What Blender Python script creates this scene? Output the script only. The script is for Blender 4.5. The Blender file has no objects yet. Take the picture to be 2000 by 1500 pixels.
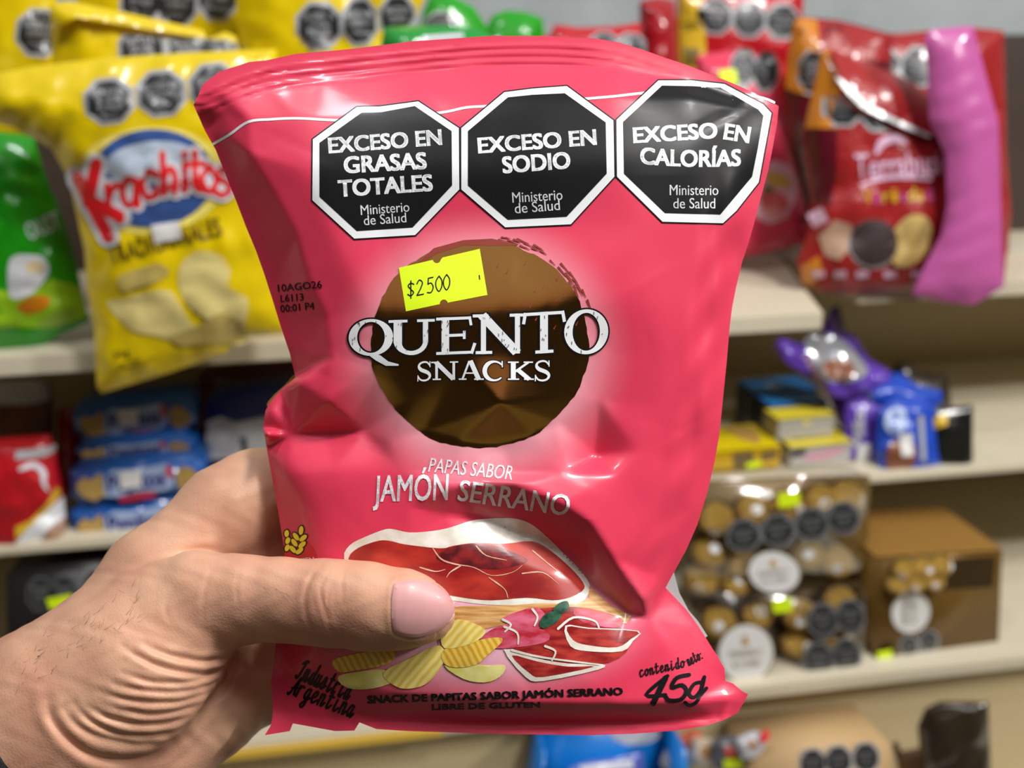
import bpy, bmesh, math, random
import numpy as np
from mathutils import Vector, Matrix
from mathutils.geometry import delaunay_2d_cdt, tessellate_polygon

random.seed(7)
SC = bpy.context.scene
COL = SC.collection

# ------------------------------------------------------------------ camera
F = 1700.0                                   # focal length in pixels of a 2000 px wide frame
CAM = np.array([0.0, 0.0, 1.5])
_p, _y, _r = (math.radians(a) for a in (19, 8, -1))
FW = np.array([math.sin(_y)*math.cos(_p), math.cos(_y)*math.cos(_p), -math.sin(_p)])
_rt = np.array([math.cos(_y), -math.sin(_y), 0.0])
_up = np.cross(_rt, FW)
RT = _rt*math.cos(_r) + _up*math.sin(_r)
UP = _up*math.cos(_r) - _rt*math.sin(_r)
cd = bpy.data.cameras.new('camera')
cam = bpy.data.objects.new('camera', cd)
COL.objects.link(cam)
cam.matrix_world = Matrix(((RT[0], UP[0], -FW[0], CAM[0]), (RT[1], UP[1], -FW[1], CAM[1]),
                           (RT[2], UP[2], -FW[2], CAM[2]), (0, 0, 0, 1)))
cd.sensor_width = 36.0
cd.lens = 36.0*F/2000.0
cd.clip_start = 0.01
cd.dof.use_dof = True
cd.dof.focus_distance = 0.236
cd.dof.aperture_fstop = 8.0
SC.camera = cam

# ------------------------------------------------------------------ light of the shop
SC.view_settings.view_transform = 'Standard'
SC.view_settings.look = 'None'
SC.view_settings.gamma = 1.0
SC.view_settings.use_curve_mapping = False
SC.view_settings.exposure = 0.0

world = bpy.data.worlds.new('world')
SC.world = world
world.use_nodes = True
_nt = world.node_tree
_bg = _nt.nodes['Background']
_tc = _nt.nodes.new('ShaderNodeTexCoord')
_sx = _nt.nodes.new('ShaderNodeSeparateXYZ')
_rp = _nt.nodes.new('ShaderNodeValToRGB')
_mr = _nt.nodes.new('ShaderNodeMapRange')
_mr.inputs['From Min'].default_value = -1
_mr.inputs['From Max'].default_value = 1
_nt.links.new(_tc.outputs['Generated'], _sx.inputs[0])
_nt.links.new(_sx.outputs['Z'], _mr.inputs['Value'])
_nt.links.new(_mr.outputs[0], _rp.inputs[0])
_nt.links.new(_rp.outputs[0], _bg.inputs['Color'])
_e = _rp.color_ramp.elements
_e[0].position = 0.0; _e[0].color = (0.10, 0.09, 0.06, 1)
_e[1].position = 1.0; _e[1].color = (0.95, 0.97, 1.0, 1)
for _pos, _c in ((0.38, (0.26, 0.25, 0.13, 1)), (0.48, (0.05, 0.04, 0.03, 1)), (0.70, (0.015, 0.012, 0.01, 1)),
                 (0.76, (0.60, 0.40, 0.33, 1)), (0.88, (0.66, 0.62, 0.60, 1))):
    _n = _e.new(_pos); _n.color = _c
_bg.inputs['Strength'].default_value = 0.42

def area(name, loc, target, size, power, color=(1, 1, 1), sy=None):
    l = bpy.data.lights.new(name, 'AREA')
    l.energy = power; l.color = color; l.size = size
    if sy: l.shape = 'RECTANGLE'; l.size_y = sy
    o = bpy.data.objects.new(name, l)
    COL.objects.link(o)
    o.location = loc
    o.rotation_euler = (Vector(target) - Vector(loc)).to_track_quat('-Z', 'Y').to_euler()
    return o

area('overhead_light', (0.60, -0.22, 2.6), (0.05, 0.28, 1.45), 0.18, 13.5, (1.0, 0.98, 0.95))
area('overhead_light', (-0.35, 0.10, 2.6), (-0.1, 0.5, 1.3), 0.14, 4.5, (0.97, 0.98, 1.0))
area('overhead_light', (1.6, -0.40, 2.4), (0.30, 0.65, 1.25), 0.13, 20.0, (1.0, 0.97, 0.93))
area('overhead_light', (0.75, -0.55, 2.8), (0.2, 0.6, 1.2), 0.35, 7.0, (1.0, 0.98, 0.95))  # added front fill that brightens the goods under the upper board

# ------------------------------------------------------------------ geometry helpers
def ray(px, py):
    px = np.asarray(px, float); py = np.asarray(py, float)
    return RT*(px[..., None]-1000.0) + UP*(750.0-py[..., None]) + FW*F

def at_y(px, py, Y):
    d = ray(px, py)
    return CAM + d*(Y/d[1])

def at_z(px, py, Z):
    d = ray(px, py)
    return CAM + d*((Z-CAM[2])/d[2])

class Frame:
    """A thing's own frame: origin, x right, y up, z out of its face."""
    def __init__(s, o, n, up=(0, 0, 1)):
        s.o = np.asarray(o, float)
        n = np.asarray(n, float); n = n/np.linalg.norm(n)
        u = np.asarray(up, float); u = u - n*(u@n); u /= np.linalg.norm(u)
        s.n, s.y, s.x = n, u, np.cross(u, n)
    def mat(s):
        return Matrix([[s.x[i], s.y[i], s.n[i], s.o[i]] for i in range(3)] + [[0, 0, 0, 1]])
    def pts(s, px, py, h=0.0):
        d = ray(px, py)
        t = (((s.o-CAM)@s.n) + h)/(d@s.n)
        q = CAM + d*t[..., None] - s.o
        return np.stack([q@s.x, q@s.y, q@s.n], -1)
    def one(s, px, py, h=0.0):
        return s.pts(np.array([px]), np.array([py]), h)[0]

MATS = {}
def nodes_of(m):
    nt = m.node_tree
    return nt, nt.nodes['Principled BSDF']

def mat(name, color, rough=0.4, metal=0.0, coat=0.0, spec=0.5, bump=0.0, bscale=60.0, var=0.0, vscale=30.0, **kw):
    if name in MATS: return MATS[name]
    m = bpy.data.materials.new(name); m.use_nodes = True
    nt, b = nodes_of(m)
    c = (*color, 1.0)
    b.inputs['Base Color'].default_value = c
    b.inputs['Roughness'].default_value = rough
    b.inputs['Metallic'].default_value = metal
    b.inputs['Coat Weight'].default_value = coat
    b.inputs['Coat Roughness'].default_value = kw.get('crough', 0.08)
    b.inputs['Specular IOR Level'].default_value = spec
    tc = nt.nodes.new('ShaderNodeTexCoord')
    if var:
        no = nt.nodes.new('ShaderNodeTexNoise'); no.inputs['Scale'].default_value = vscale
        no.inputs['Detail'].default_value = 3
        nt.links.new(tc.outputs['Object'], no.inputs['Vector'])
        mx = nt.nodes.new('ShaderNodeMix'); mx.data_type = 'RGBA'
        mx.inputs[6].default_value = tuple(max(0, v*(1-var)) for v in color)+(1,)
        mx.inputs[7].default_value = tuple(min(1, v*(1+var)) for v in color)+(1,)
        nt.links.new(no.outputs['Fac'], mx.inputs[0])
        nt.links.new(mx.outputs[2], b.inputs['Base Color'])
    if bump:
        n2 = nt.nodes.new('ShaderNodeTexNoise'); n2.inputs['Scale'].default_value = bscale
        n2.inputs['Detail'].default_value = 2
        bp = nt.nodes.new('ShaderNodeBump'); bp.inputs['Strength'].default_value = bump
        bp.inputs['Distance'].default_value = kw.get('bdist', 0.002)
        nt.links.new(tc.outputs['Object'], n2.inputs['Vector'])
        nt.links.new(n2.outputs['Fac'], bp.inputs['Height'])
        nt.links.new(bp.outputs[0], b.inputs['Normal'])
    MATS[name] = m
    return m

def srgb(r, g, b):
    f = lambda v: (v/255/12.92 if v <= 10 else ((v/255+0.055)/1.055)**2.4)
    return (f(r), f(g), f(b))

def film(name, rgb, **kw):                       # printed glossy packaging film
    return mat(name, srgb(*rgb), rough=kw.pop('rough', 0.28), coat=kw.pop('coat', 0.4), **kw)

def link(name, me, parent=None):
    o = bpy.data.objects.new(name, me)
    COL.objects.link(o)
    if parent is not None: o.parent = parent
    return o

def mesh(name, verts, faces, ms, parent=None, smooth=True, uv=None, idx=None):
    me = bpy.data.meshes.new(name)
    me.from_pydata([tuple(map(float, v)) for v in verts], [], [tuple(map(int, f)) for f in faces])
    if not isinstance(ms, (list, tuple)): ms = [ms]
    for m in ms: me.materials.append(m)
    if smooth: me.polygons.foreach_set('use_smooth', [True]*len(me.polygons))
    if idx is not None: me.polygons.foreach_set('material_index', [int(i) for i in idx])
    if uv is not None:
        l = me.uv_layers.new(name='UVMap')
        vi = np.empty(len(me.loops), np.int32); me.loops.foreach_get('vertex_index', vi)
        l.data.foreach_set('uv', np.asarray(uv, float)[vi].ravel())
    me.update()
    return link(name, me, parent)

def tag(o, label, cat, group=None):
    o['label'] = label; o['category'] = cat
    if group: o['group'] = group
    return o

def thing(name, frame, label, cat, group=None):
    o = bpy.data.objects.new(name, None)
    o.empty_display_size = 0.02
    COL.objects.link(o)
    o.matrix_world = frame.mat()
    return tag(o, label, cat, group)

def cut(verts, faces, step):
    """triangulate flat px shapes and cut them on a regular px grid"""
    bm = bmesh.new()
    vs = [bm.verts.new((v[0], v[1], 0)) for v in verts]
    for f in faces:
        try: bm.faces.new([vs[i] for i in f])
        except ValueError: pass
    if step:
        xs = [v[0] for v in verts]; ys = [v[1] for v in verts]
        for ax, lo, hi in ((0, min(xs), max(xs)), (1, min(ys), max(ys))):
            k = math.floor(lo/step)*step + step
            no = (1, 0, 0) if ax == 0 else (0, 1, 0)
            while k < hi:
                co = (k, 0, 0) if ax == 0 else (0, k, 0)
                bmesh.ops.bisect_plane(bm, geom=bm.verts[:]+bm.edges[:]+bm.faces[:], dist=1e-4, plane_co=co, plane_no=no)
                k += step
    bm.verts.index_update()
    V = np.array([v.co[:2] for v in bm.verts]); Fc = [[v.index for v in f.verts] for f in bm.faces]
    bm.free()
    return V, Fc

def poly_tris(poly):
    t = tessellate_polygon([[Vector((p[0], p[1], 0)) for p in poly]])
    out = []
    for a, b, c in t:
        s = (poly[b][0]-poly[a][0])*(poly[c][1]-poly[a][1]) - (poly[b][1]-poly[a][1])*(poly[c][0]-poly[a][0])
        out.append((a, c, b) if s > 0 else (a, b, c))      # facing the viewer (y is down in px)
    return out

def join_polys(polys):
    V, Fc = [], []
    for p in polys:
        n = len(V); V += [tuple(q) for q in p]; Fc += [tuple(n+i for i in t) for t in poly_tris(p)]
    return V, Fc

def seg_dist(P, line, closed=False):
    L = np.asarray(line, float)
    if closed: L = np.vstack([L, L[:1]])
    best = np.full(len(P), 1e9)
    for a, b in zip(L[:-1], L[1:]):
        d = b-a; l = max(d@d, 1e-9)
        t = np.clip(((P-a)@d)/l, 0, 1)
        best = np.minimum(best, np.hypot(*(P-a-t[:, None]*d).T))
    return best

def smooth_line(pts, n=8, closed=False):
    P = [np.array(p, float) for p in pts]; out = []
    m = len(P)
    for i in range(m if closed else m-1):
        if closed: p0, p1, p2, p3 = P[i-1], P[i], P[(i+1) % m], P[(i+2) % m]
        else: p0, p1, p2, p3 = P[max(i-1, 0)], P[i], P[i+1], P[min(i+2, m-1)]
        for k in range(n):
            t = k/n
            out.append(tuple(0.5*((2*p1)+(-p0+p2)*t+(2*p0-5*p1+4*p2-p3)*t*t+(-p0+3*p1-3*p2+p3)*t**3)))
    if not closed: out.append(tuple(P[-1]))
    return out

def stroke(pts, w, w2=None):
    """ribbon polygons for a brush line"""
    P = [np.array(p, float) for p in pts]; n = len(P); polys = []
    W = [w + ((w2 if w2 is not None else w)-w)*i/max(n-1, 1) for i in range(n)] if not hasattr(w, '__len__') else \
        list(np.interp(np.linspace(0, 1, n), np.linspace(0, 1, len(w)), w))
    L, R = [], []
    for i in range(n):
        d = P[min(i+1, n-1)] - P[max(i-1, 0)]
        d = d/max(np.hypot(*d), 1e-6); q = np.array([-d[1], d[0]])*W[i]/2
        L.append(P[i]+q); R.append(P[i]-q)
    for i in range(n-1): polys.append([L[i], L[i+1], R[i+1], R[i]])
    for i in (0, n-1):
        polys.append([P[i]+W[i]/2*np.array([math.cos(a), math.sin(a)]) for a in np.arange(8)*math.pi/4])
    return polys

def disc(cx, cy, rx, ry=None, n=28, rot=0.0):
    ry = ry or rx; c, s = math.cos(rot), math.sin(rot)
    return [(cx+rx*math.cos(t)*c-ry*math.sin(t)*s, cy+rx*math.cos(t)*s+ry*math.sin(t)*c)
            for t in np.linspace(0, 2*math.pi, n, endpoint=False)]

_TXT = {}
def glyphs(body, bold, res, shear=0.0, spacing=1.0):
    key = (body, bold, res, shear, spacing)
    if key not in _TXT:
        c = bpy.data.curves.new('t', 'FONT'); c.body = body; c.resolution_u = res
        c.shear = shear; c.space_character = spacing; c.fill_mode = 'FRONT'
        o = bpy.data.objects.new('t', c)
        me = bpy.data.meshes.new_from_object(o)
        V = np.array([v.co[:2] for v in me.vertices]) if len(me.vertices) else np.zeros((0, 2))
        Fc = [tuple(p.vertices) for p in me.polygons]
        bpy.data.objects.remove(o); bpy.data.curves.remove(c); bpy.data.meshes.remove(me)
        _TXT[key] = (V, Fc)
    return _TXT[key]

def text_px(body, p0, p1, cap, bold=0.02, res=3, shear=0.0, sag=0.0, spacing=1.0):
    """lettering whose baseline runs from p0 to p1 (px) with the given capital height (px)"""
    V, Fc = glyphs(body, 0, res, shear, spacing)
    H = glyphs('H', 0, res)[0][:, 1]
    if bold:                                     # heavier weight: the outline struck several times, slightly shifted
        n = len(V); S = [(a*bold, b*bold*0.6) for a in (-1, 0, 1) for b in (-1, 1)] if bold > .01 else [(-bold, 0), (bold, 0)]
        V = np.vstack([V+np.array(k) for k in S]); Fc = [tuple(i+n*k for i in f) for k in range(len(S)) for f in Fc]
    x0, x1 = V[:, 0].min(), V[:, 0].max()
    u = (V[:, 0]-x0)/(x1-x0); v = (V[:, 1]-H.min())/(H.max()-H.min())
    p0 = np.array(p0, float); d = np.array(p1, float)-p0
    L = np.hypot(*d); up = np.array([d[1], -d[0]])/L
    Q = p0 + u[:, None]*d + (v*cap - sag*4*u*(1-u))[:, None]*up
    return [tuple(q) for q in Q], [tuple(f) for f in Fc]

def merge(shapes):
    V, Fc = [], []
    for v, f in shapes:
        n = len(V); V += list(v); Fc += [tuple(n+i for i in t) for t in f]
    return V, Fc

ZERO = lambda P: np.zeros(len(P))

def decal(name, shape, frame, H, eps, m, parent, step=40, label=None, smooth=True):
    """print or sticker lying on a surface H(px,py) of a frame"""
    V, Fc = cut(*shape, step)
    if not len(Fc): V, Fc = np.array(shape[0], float)[:, :2], list(shape[1])
    L = frame.pts(V[:, 0], V[:, 1], H(V)+eps)
    o = mesh(name, L, Fc, m, parent, smooth, uv=np.stack([V[:, 0]/2000, 1-V[:, 1]/2000], 1))
    # make sure it faces outward
    if len(o.data.polygons) and sum(p.normal.z*p.area for p in o.data.polygons) < 0: o.data.flip_normals()
    if label: o['label'] = label
    return o

def P(poly): return join_polys([poly])
def PP(polys): return join_polys(polys)

def prism(name, poly, frame, depth, m, parent=None, bevel=0.0, h0=0.0, seg=2):
    """px outline on a frame, pushed back by depth (metres)"""
    bm = bmesh.new()
    A = frame.pts(np.array([p[0] for p in poly], float), np.array([p[1] for p in poly], float), h0)
    f = [bm.verts.new(a) for a in A]
    b = [bm.verts.new((a[0], a[1], a[2]-depth)) for a in A]
    n = len(f)
    bm.faces.new(f); bm.faces.new(b[::-1])
    for i in range(n): bm.faces.new((f[i], b[i], b[(i+1) % n], f[(i+1) % n]))
    bmesh.ops.recalc_face_normals(bm, faces=bm.faces[:])
    if bevel: bmesh.ops.bevel(bm, geom=bm.edges[:], offset=bevel, segments=seg, affect='EDGES', clamp_overlap=True)
    me = bpy.data.meshes.new(name); bm.to_mesh(me); bm.free(); me.materials.append(m)
    if bevel:
        me.polygons.foreach_set('use_smooth', [True]*len(me.polygons))
    return link(name, me, parent)

def box_mesh(name, lo, hi, m, parent=None, bevel=0.0):
    bm = bmesh.new()
    bmesh.ops.create_cube(bm, size=1.0)
    for v in bm.verts: v.co = [lo[i]+(v.co[i]+0.5)*(hi[i]-lo[i]) for i in range(3)]
    if bevel: bmesh.ops.bevel(bm, geom=bm.edges[:], offset=bevel, segments=2, affect='EDGES')
    me = bpy.data.meshes.new(name); bm.to_mesh(me); bm.free(); me.materials.append(m)
    return link(name, me, parent)

def gauss(A, s):
    r = int(3*s)+1; k = np.exp(-0.5*(np.arange(-r, r+1)/s)**2); k /= k.sum()
    for ax in (0, 1):
        B = np.pad(A, [(r, r) if i == ax else (0, 0) for i in range(2)], mode='edge')
        A = sum(k[j]*np.take(B, range(j, j+A.shape[ax]), axis=ax) for j in range(2*r+1))
    return A

# ------------------------------------------------------------------ common materials
M_white = mat('print_white', srgb(238, 242, 245), rough=0.35, coat=0.2)
M_black = mat('print_black', srgb(24, 24, 26), rough=0.36, coat=0.03, spec=.22)
M_grey = mat('print_grey', srgb(170, 172, 176), rough=0.4)
M_lime = mat('sticker_lime', srgb(225, 255, 10), rough=0.55)
M_paper = mat('paper_white', srgb(232, 232, 230), rough=0.6)

# ------------------------------------------------------------------ shelves and wall
def wood_mat(name, c1, c2, scale=6.0, axis=(1, 12, 12)):
    m = bpy.data.materials.new(name); m.use_nodes = True
    nt, b = nodes_of(m)
    tc = nt.nodes.new('ShaderNodeTexCoord'); mp = nt.nodes.new('ShaderNodeMapping')
    mp.inputs['Scale'].default_value = axis
    no = nt.nodes.new('ShaderNodeTexNoise'); no.inputs['Scale'].default_value = scale; no.inputs['Detail'].default_value = 5
    mx = nt.nodes.new('ShaderNodeMix'); mx.data_type = 'RGBA'
    mx.inputs[6].default_value = (*c1, 1); mx.inputs[7].default_value = (*c2, 1)
    nt.links.new(tc.outputs['Object'], mp.inputs[0]); nt.links.new(mp.outputs[0], no.inputs['Vector'])
    nt.links.new(no.outputs['Fac'], mx.inputs[0]); nt.links.new(mx.outputs[2], b.inputs['Base Color'])
    b.inputs['Roughness'].default_value = 0.5
    return m

M_board = wood_mat('pale_board', srgb(196, 186, 160), srgb(220, 212, 190))
M_panel = wood_mat('beige_panel', srgb(186, 168, 126), srgb(205, 188, 148), 3.0)
M_conc = mat('grey_concrete', srgb(158, 166, 168), rough=0.8, var=0.22, vscale=14, bump=0.4, bscale=30)
M_strip = mat('yellow_strip', srgb(226, 186, 70), rough=0.4)

wall = box_mesh('wall_back', (-1.6, 0.95, 0.0), (1.8, 1.0, 2.8), M_conc)
wall['kind'] = 'structure'
floor = box_mesh('floor', (-1.6, -1.6, -0.05), (1.8, 1.0, 0.0), mat('floor_tile', srgb(92, 84, 72), rough=0.4, var=0.15, vscale=5))
floor['kind'] = 'structure'

Z0 = CAM[2]
TOP, MID, BOT, LOW = Z0-0.172, Z0-0.3285, Z0-0.491, Z0-0.66
unit = bpy.data.objects.new('display_shelf', None); COL.objects.link(unit); unit.location = (0, 0.9, LOW-0.3)
tag(unit, 'pale wooden display shelf stacked with snacks behind the held bag', 'shelf')
def unit_box(name, lo, hi, m, bevel=0.0015):
    o = unit.location
    return box_mesh(name, [lo[i]-o[i] for i in range(3)], [hi[i]-o[i] for i in range(3)], m, unit, bevel)
def unit_board(name, xy, z0, z1, m):
    bm = bmesh.new(); o = unit.location
    a = [bm.verts.new((x-o[0], y-o[1], z1-o[2])) for x, y in xy]; b = [bm.verts.new((x-o[0], y-o[1], z0-o[2])) for x, y in xy]
    n = len(a); bm.faces.new(a); bm.faces.new(b[::-1])
    for i in range(n): bm.faces.new((a[i], b[i], b[(i+1) % n], a[(i+1) % n]))
    bmesh.ops.recalc_face_normals(bm, faces=bm.faces[:])
    bmesh.ops.bevel(bm, geom=bm.edges[:], offset=0.0012, segments=2, affect='EDGES')
    me = bpy.data.meshes.new(name); bm.to_mesh(me); bm.free(); me.materials.append(m)
    return link(name, me, unit)
unit_board('shelf_board', [(-0.9, 0.62), (0.334, 0.62), (0.40, 0.845), (0.40, 0.93), (-0.9, 0.93)], TOP-0.015, TOP, M_board)
unit_board('shelf_board', [(0.4025, 0.69), (1.2, 0.69), (1.2, 0.93), (0.4025, 0.93)], TOP-0.015, TOP, M_board)
unit_box('shelf_board', (-0.9, 0.64, MID-0.008), (1.2, 0.93, MID), M_board)
unit_box('shelf_board', (-0.9, 0.585, BOT-0.014), (1.2, 0.93, BOT), M_board)
unit_box('price_rail', (-0.9, 0.5815, BOT-0.011), (0.02, 0.5845, BOT-0.004), M_strip, 0.0)
unit_box('shelf_board', (-0.9, 0.44, LOW-0.015), (1.2, 0.93, LOW), M_board)
unit_box('back_panel', (-0.9, 0.93, LOW-0.015), (1.2, 0.945, TOP), M_panel)
unit_box('upper_bay_shade', (-0.9, 0.925, TOP), (1.2, 0.945, Z0+0.042), wood_mat('bay_shade_brown', srgb(52, 40, 34), srgb(66, 52, 44)))  # added dark sheet, its brown stands in for shade between the upper bags
unit_box('kick_panel', (-0.9, 0.602, LOW), (1.2, 0.612, BOT-0.0145), M_panel)
unit_box('upright', (-0.92, 0.55, LOW-0.3), (-0.9015, 0.945, TOP+0.3), M_board)
unit_box('upright', (1.2015, 0.70, LOW-0.3), (1.22, 0.945, TOP+0.3), M_board)

# ------------------------------------------------------------------ the bag of crisps held in front
D0 = 0.25
PX = D0/F                                     # one px at the bag, in metres
BF = Frame(CAM + FW*D0, -FW, UP)

OUT = [(378,205),(388,184),(396,165),(428,140),(487,121),(520,118),(578,105),(640,100),(700,94),(800,81),(900,74),(960,70),
 (1060,70),(1165,75),(1210,83),(1250,95),(1300,113),(1340,126),(1390,146),(1430,162),(1470,180),(1500,196),(1521,207),
 (1518,240),(1509,290),(1500,335),(1485,390),(1472,440),(1462,475),(1450,510),(1438,560),(1430,600),(1425,640),(1420,700),
 (1413,770),(1405,850),(1395,905),(1382,960),(1362,1025),(1340,1075),(1315,1120),(1300,1148),(1340,1190),(1362,1220),(1378,1245),
 (1402,1283),(1415,1305),(1417,1330),(1432,1335),(1450,1350),(1461,1356),(1453,1372),(1440,1393),(1412,1407),(1380,1417),
 (1320,1427),(1240,1433),(1150,1436),(1000,1434),(900,1431),(800,1428),(735,1424),(702,1411),(692,1427),(655,1428),(600,1418),
 (572,1413),(566,1428),(517,1436),(530,1415),(533,1390),(530,1330),(540,1250),(550,1150),(556,1080),(550,1040),(540,980),(530,925),
 (520,870),(514,836),(518,803),(527,786),(548,762),(577,737),(566,690),(549,640),(532,585),(516,535),(500,490),(480,442),(461,392),
 (441,342),(421,292),(400,255)]
_edge = {}
for _i, (_x, _yy) in enumerate(OUT):
    h = 0.0
    if 240 < _yy < 1300 and _x < 640: h = -40.0
    if _yy < 240: h = 4.0
    if 1400 < _yy: h = 20.0
    if _x > 1290 and 300 < _yy < 1130: h = -6.0
    _edge[_i] = h
NET = [(430,178,9),(520,160,10),(620,150,12),(760,140,12),(900,132,12),(1000,128,12),(1120,128,12),(1210,133,12),(1330,155,9),(1430,190,6),
 (436,222,0),(485,233,32),(600,235,50),(750,220,60),(900,210,66),(1050,200,68),(1200,192,64),(1350,192,46),(1450,215,28),(1492,240,14),
 (440,262,4),(490,300,40),(600,330,78),(750,330,92),(900,330,98),(1050,320,98),(1200,310,90),(1350,310,70),(1440,320,42),(1480,330,14),
 (470,360,-14),(540,380,48),(510,440,-12),(580,455,58),(650,450,88),(800,450,86),(950,440,88),(1100,440,88),(1250,440,90),(1380,430,66),(1440,440,30),
 (545,530,-14),(605,545,60),(568,620,-14),(640,620,66),(720,600,98),(850,600,114),(950,600,118),(1100,590,110),(1250,590,92),(1360,590,66),(1410,600,24),
 (584,690,-8),(650,700,72),(750,700,98),(900,690,114),(1000,690,110),(1100,690,100),(1195,690,80),(1300,690,76),(1370,700,50),(1400,720,20),
 (582,745,46),(640,782,72),(710,843,40),(800,780,100),(978,788,121),(1080,770,98),(1170,780,72),(1300,800,66),(1375,800,34),
 (530,800,-6),(515,846,-40),(570,849,-10),(640,848,8),(760,860,82),(830,842,84),(900,860,92),(978,870,70),(1040,850,90),(1090,826,86),(1165,890,42),(1250,880,74),(1340,900,34),
 (560,925,48),(650,920,74),(780,920,88),(900,920,92),(1000,925,92),(1100,925,99),(1200,930,87),(1300,950,57),(1355,960,16),
 (800,988,94),(890,950,112),(1000,943,122),(1100,983,118),(1155,1020,108),(1200,1090,92),(1258,1172,76),(1265,1205,44),
 (870,1004,80),(940,1012,58),(1055,1058,36),(1110,1090,30),(1160,1145,28),(1225,1195,28),
 (700,1050,82),(800,1060,94),(900,1070,92),(1000,1090,80),(1075,1125,68),(800,1150,102),(900,1170,102),(1000,1200,94),(1100,1200,80),(1180,1222,62),
 (1280,1020,58),(1310,1060,34),(1290,1130,30),(1345,1224,12),(1300,1265,48),(1370,1295,22),(1200,1280,72),(1100,1290,88),(950,1290,98),(800,1290,98),(700,1280,88),
 (600,1000,58),(620,1100,62),(590,1200,40),(615,1265,56),(664,1340,64),(655,1405,22),(570,1310,0),(598,1350,10),(690,1395,16),
 (745,1352,80),(900,1366,84),(1050,1374,84),(1200,1374,76),(1350,1371,54),(1425,1366,18),
 (735,1405,14),(900,1411,8),(1050,1413,6),(1200,1411,6),(1320,1407,12),(1400,1398,8)]
CREASE = [((582,745),(640,782),(710,843)),((515,846),(570,849),(640,848),(710,843)),((800,988),(890,950),(1000,943),(1100,983),(1155,1020),(1200,1090),(1258,1172),(1265,1205)),
 ((870,1004),(940,1012),(1055,1058),(1110,1090),(1160,1145),(1225,1195),(1265,1205)),((830,842),(978,788),(1090,826)),((1195,690),(1170,780),(1165,890)),
 ((745,1352),(900,1366),(1050,1374),(1200,1374),(1350,1371),(1425,1366)),((735,1405),(900,1411),(1050,1413),(1200,1411),(1320,1407),(1400,1398)),
 ((615,1265),(664,1340),(655,1405)),((430,178),(520,160),(620,150),(760,140),(900,132),(1000,128),(1120,128),(1210,133),(1330,155),(1430,190)),
 ((485,233),(490,300),(540,380),(580,455),(605,545),(640,620),(650,700)),((1265,1205),(1345,1224))]

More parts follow.
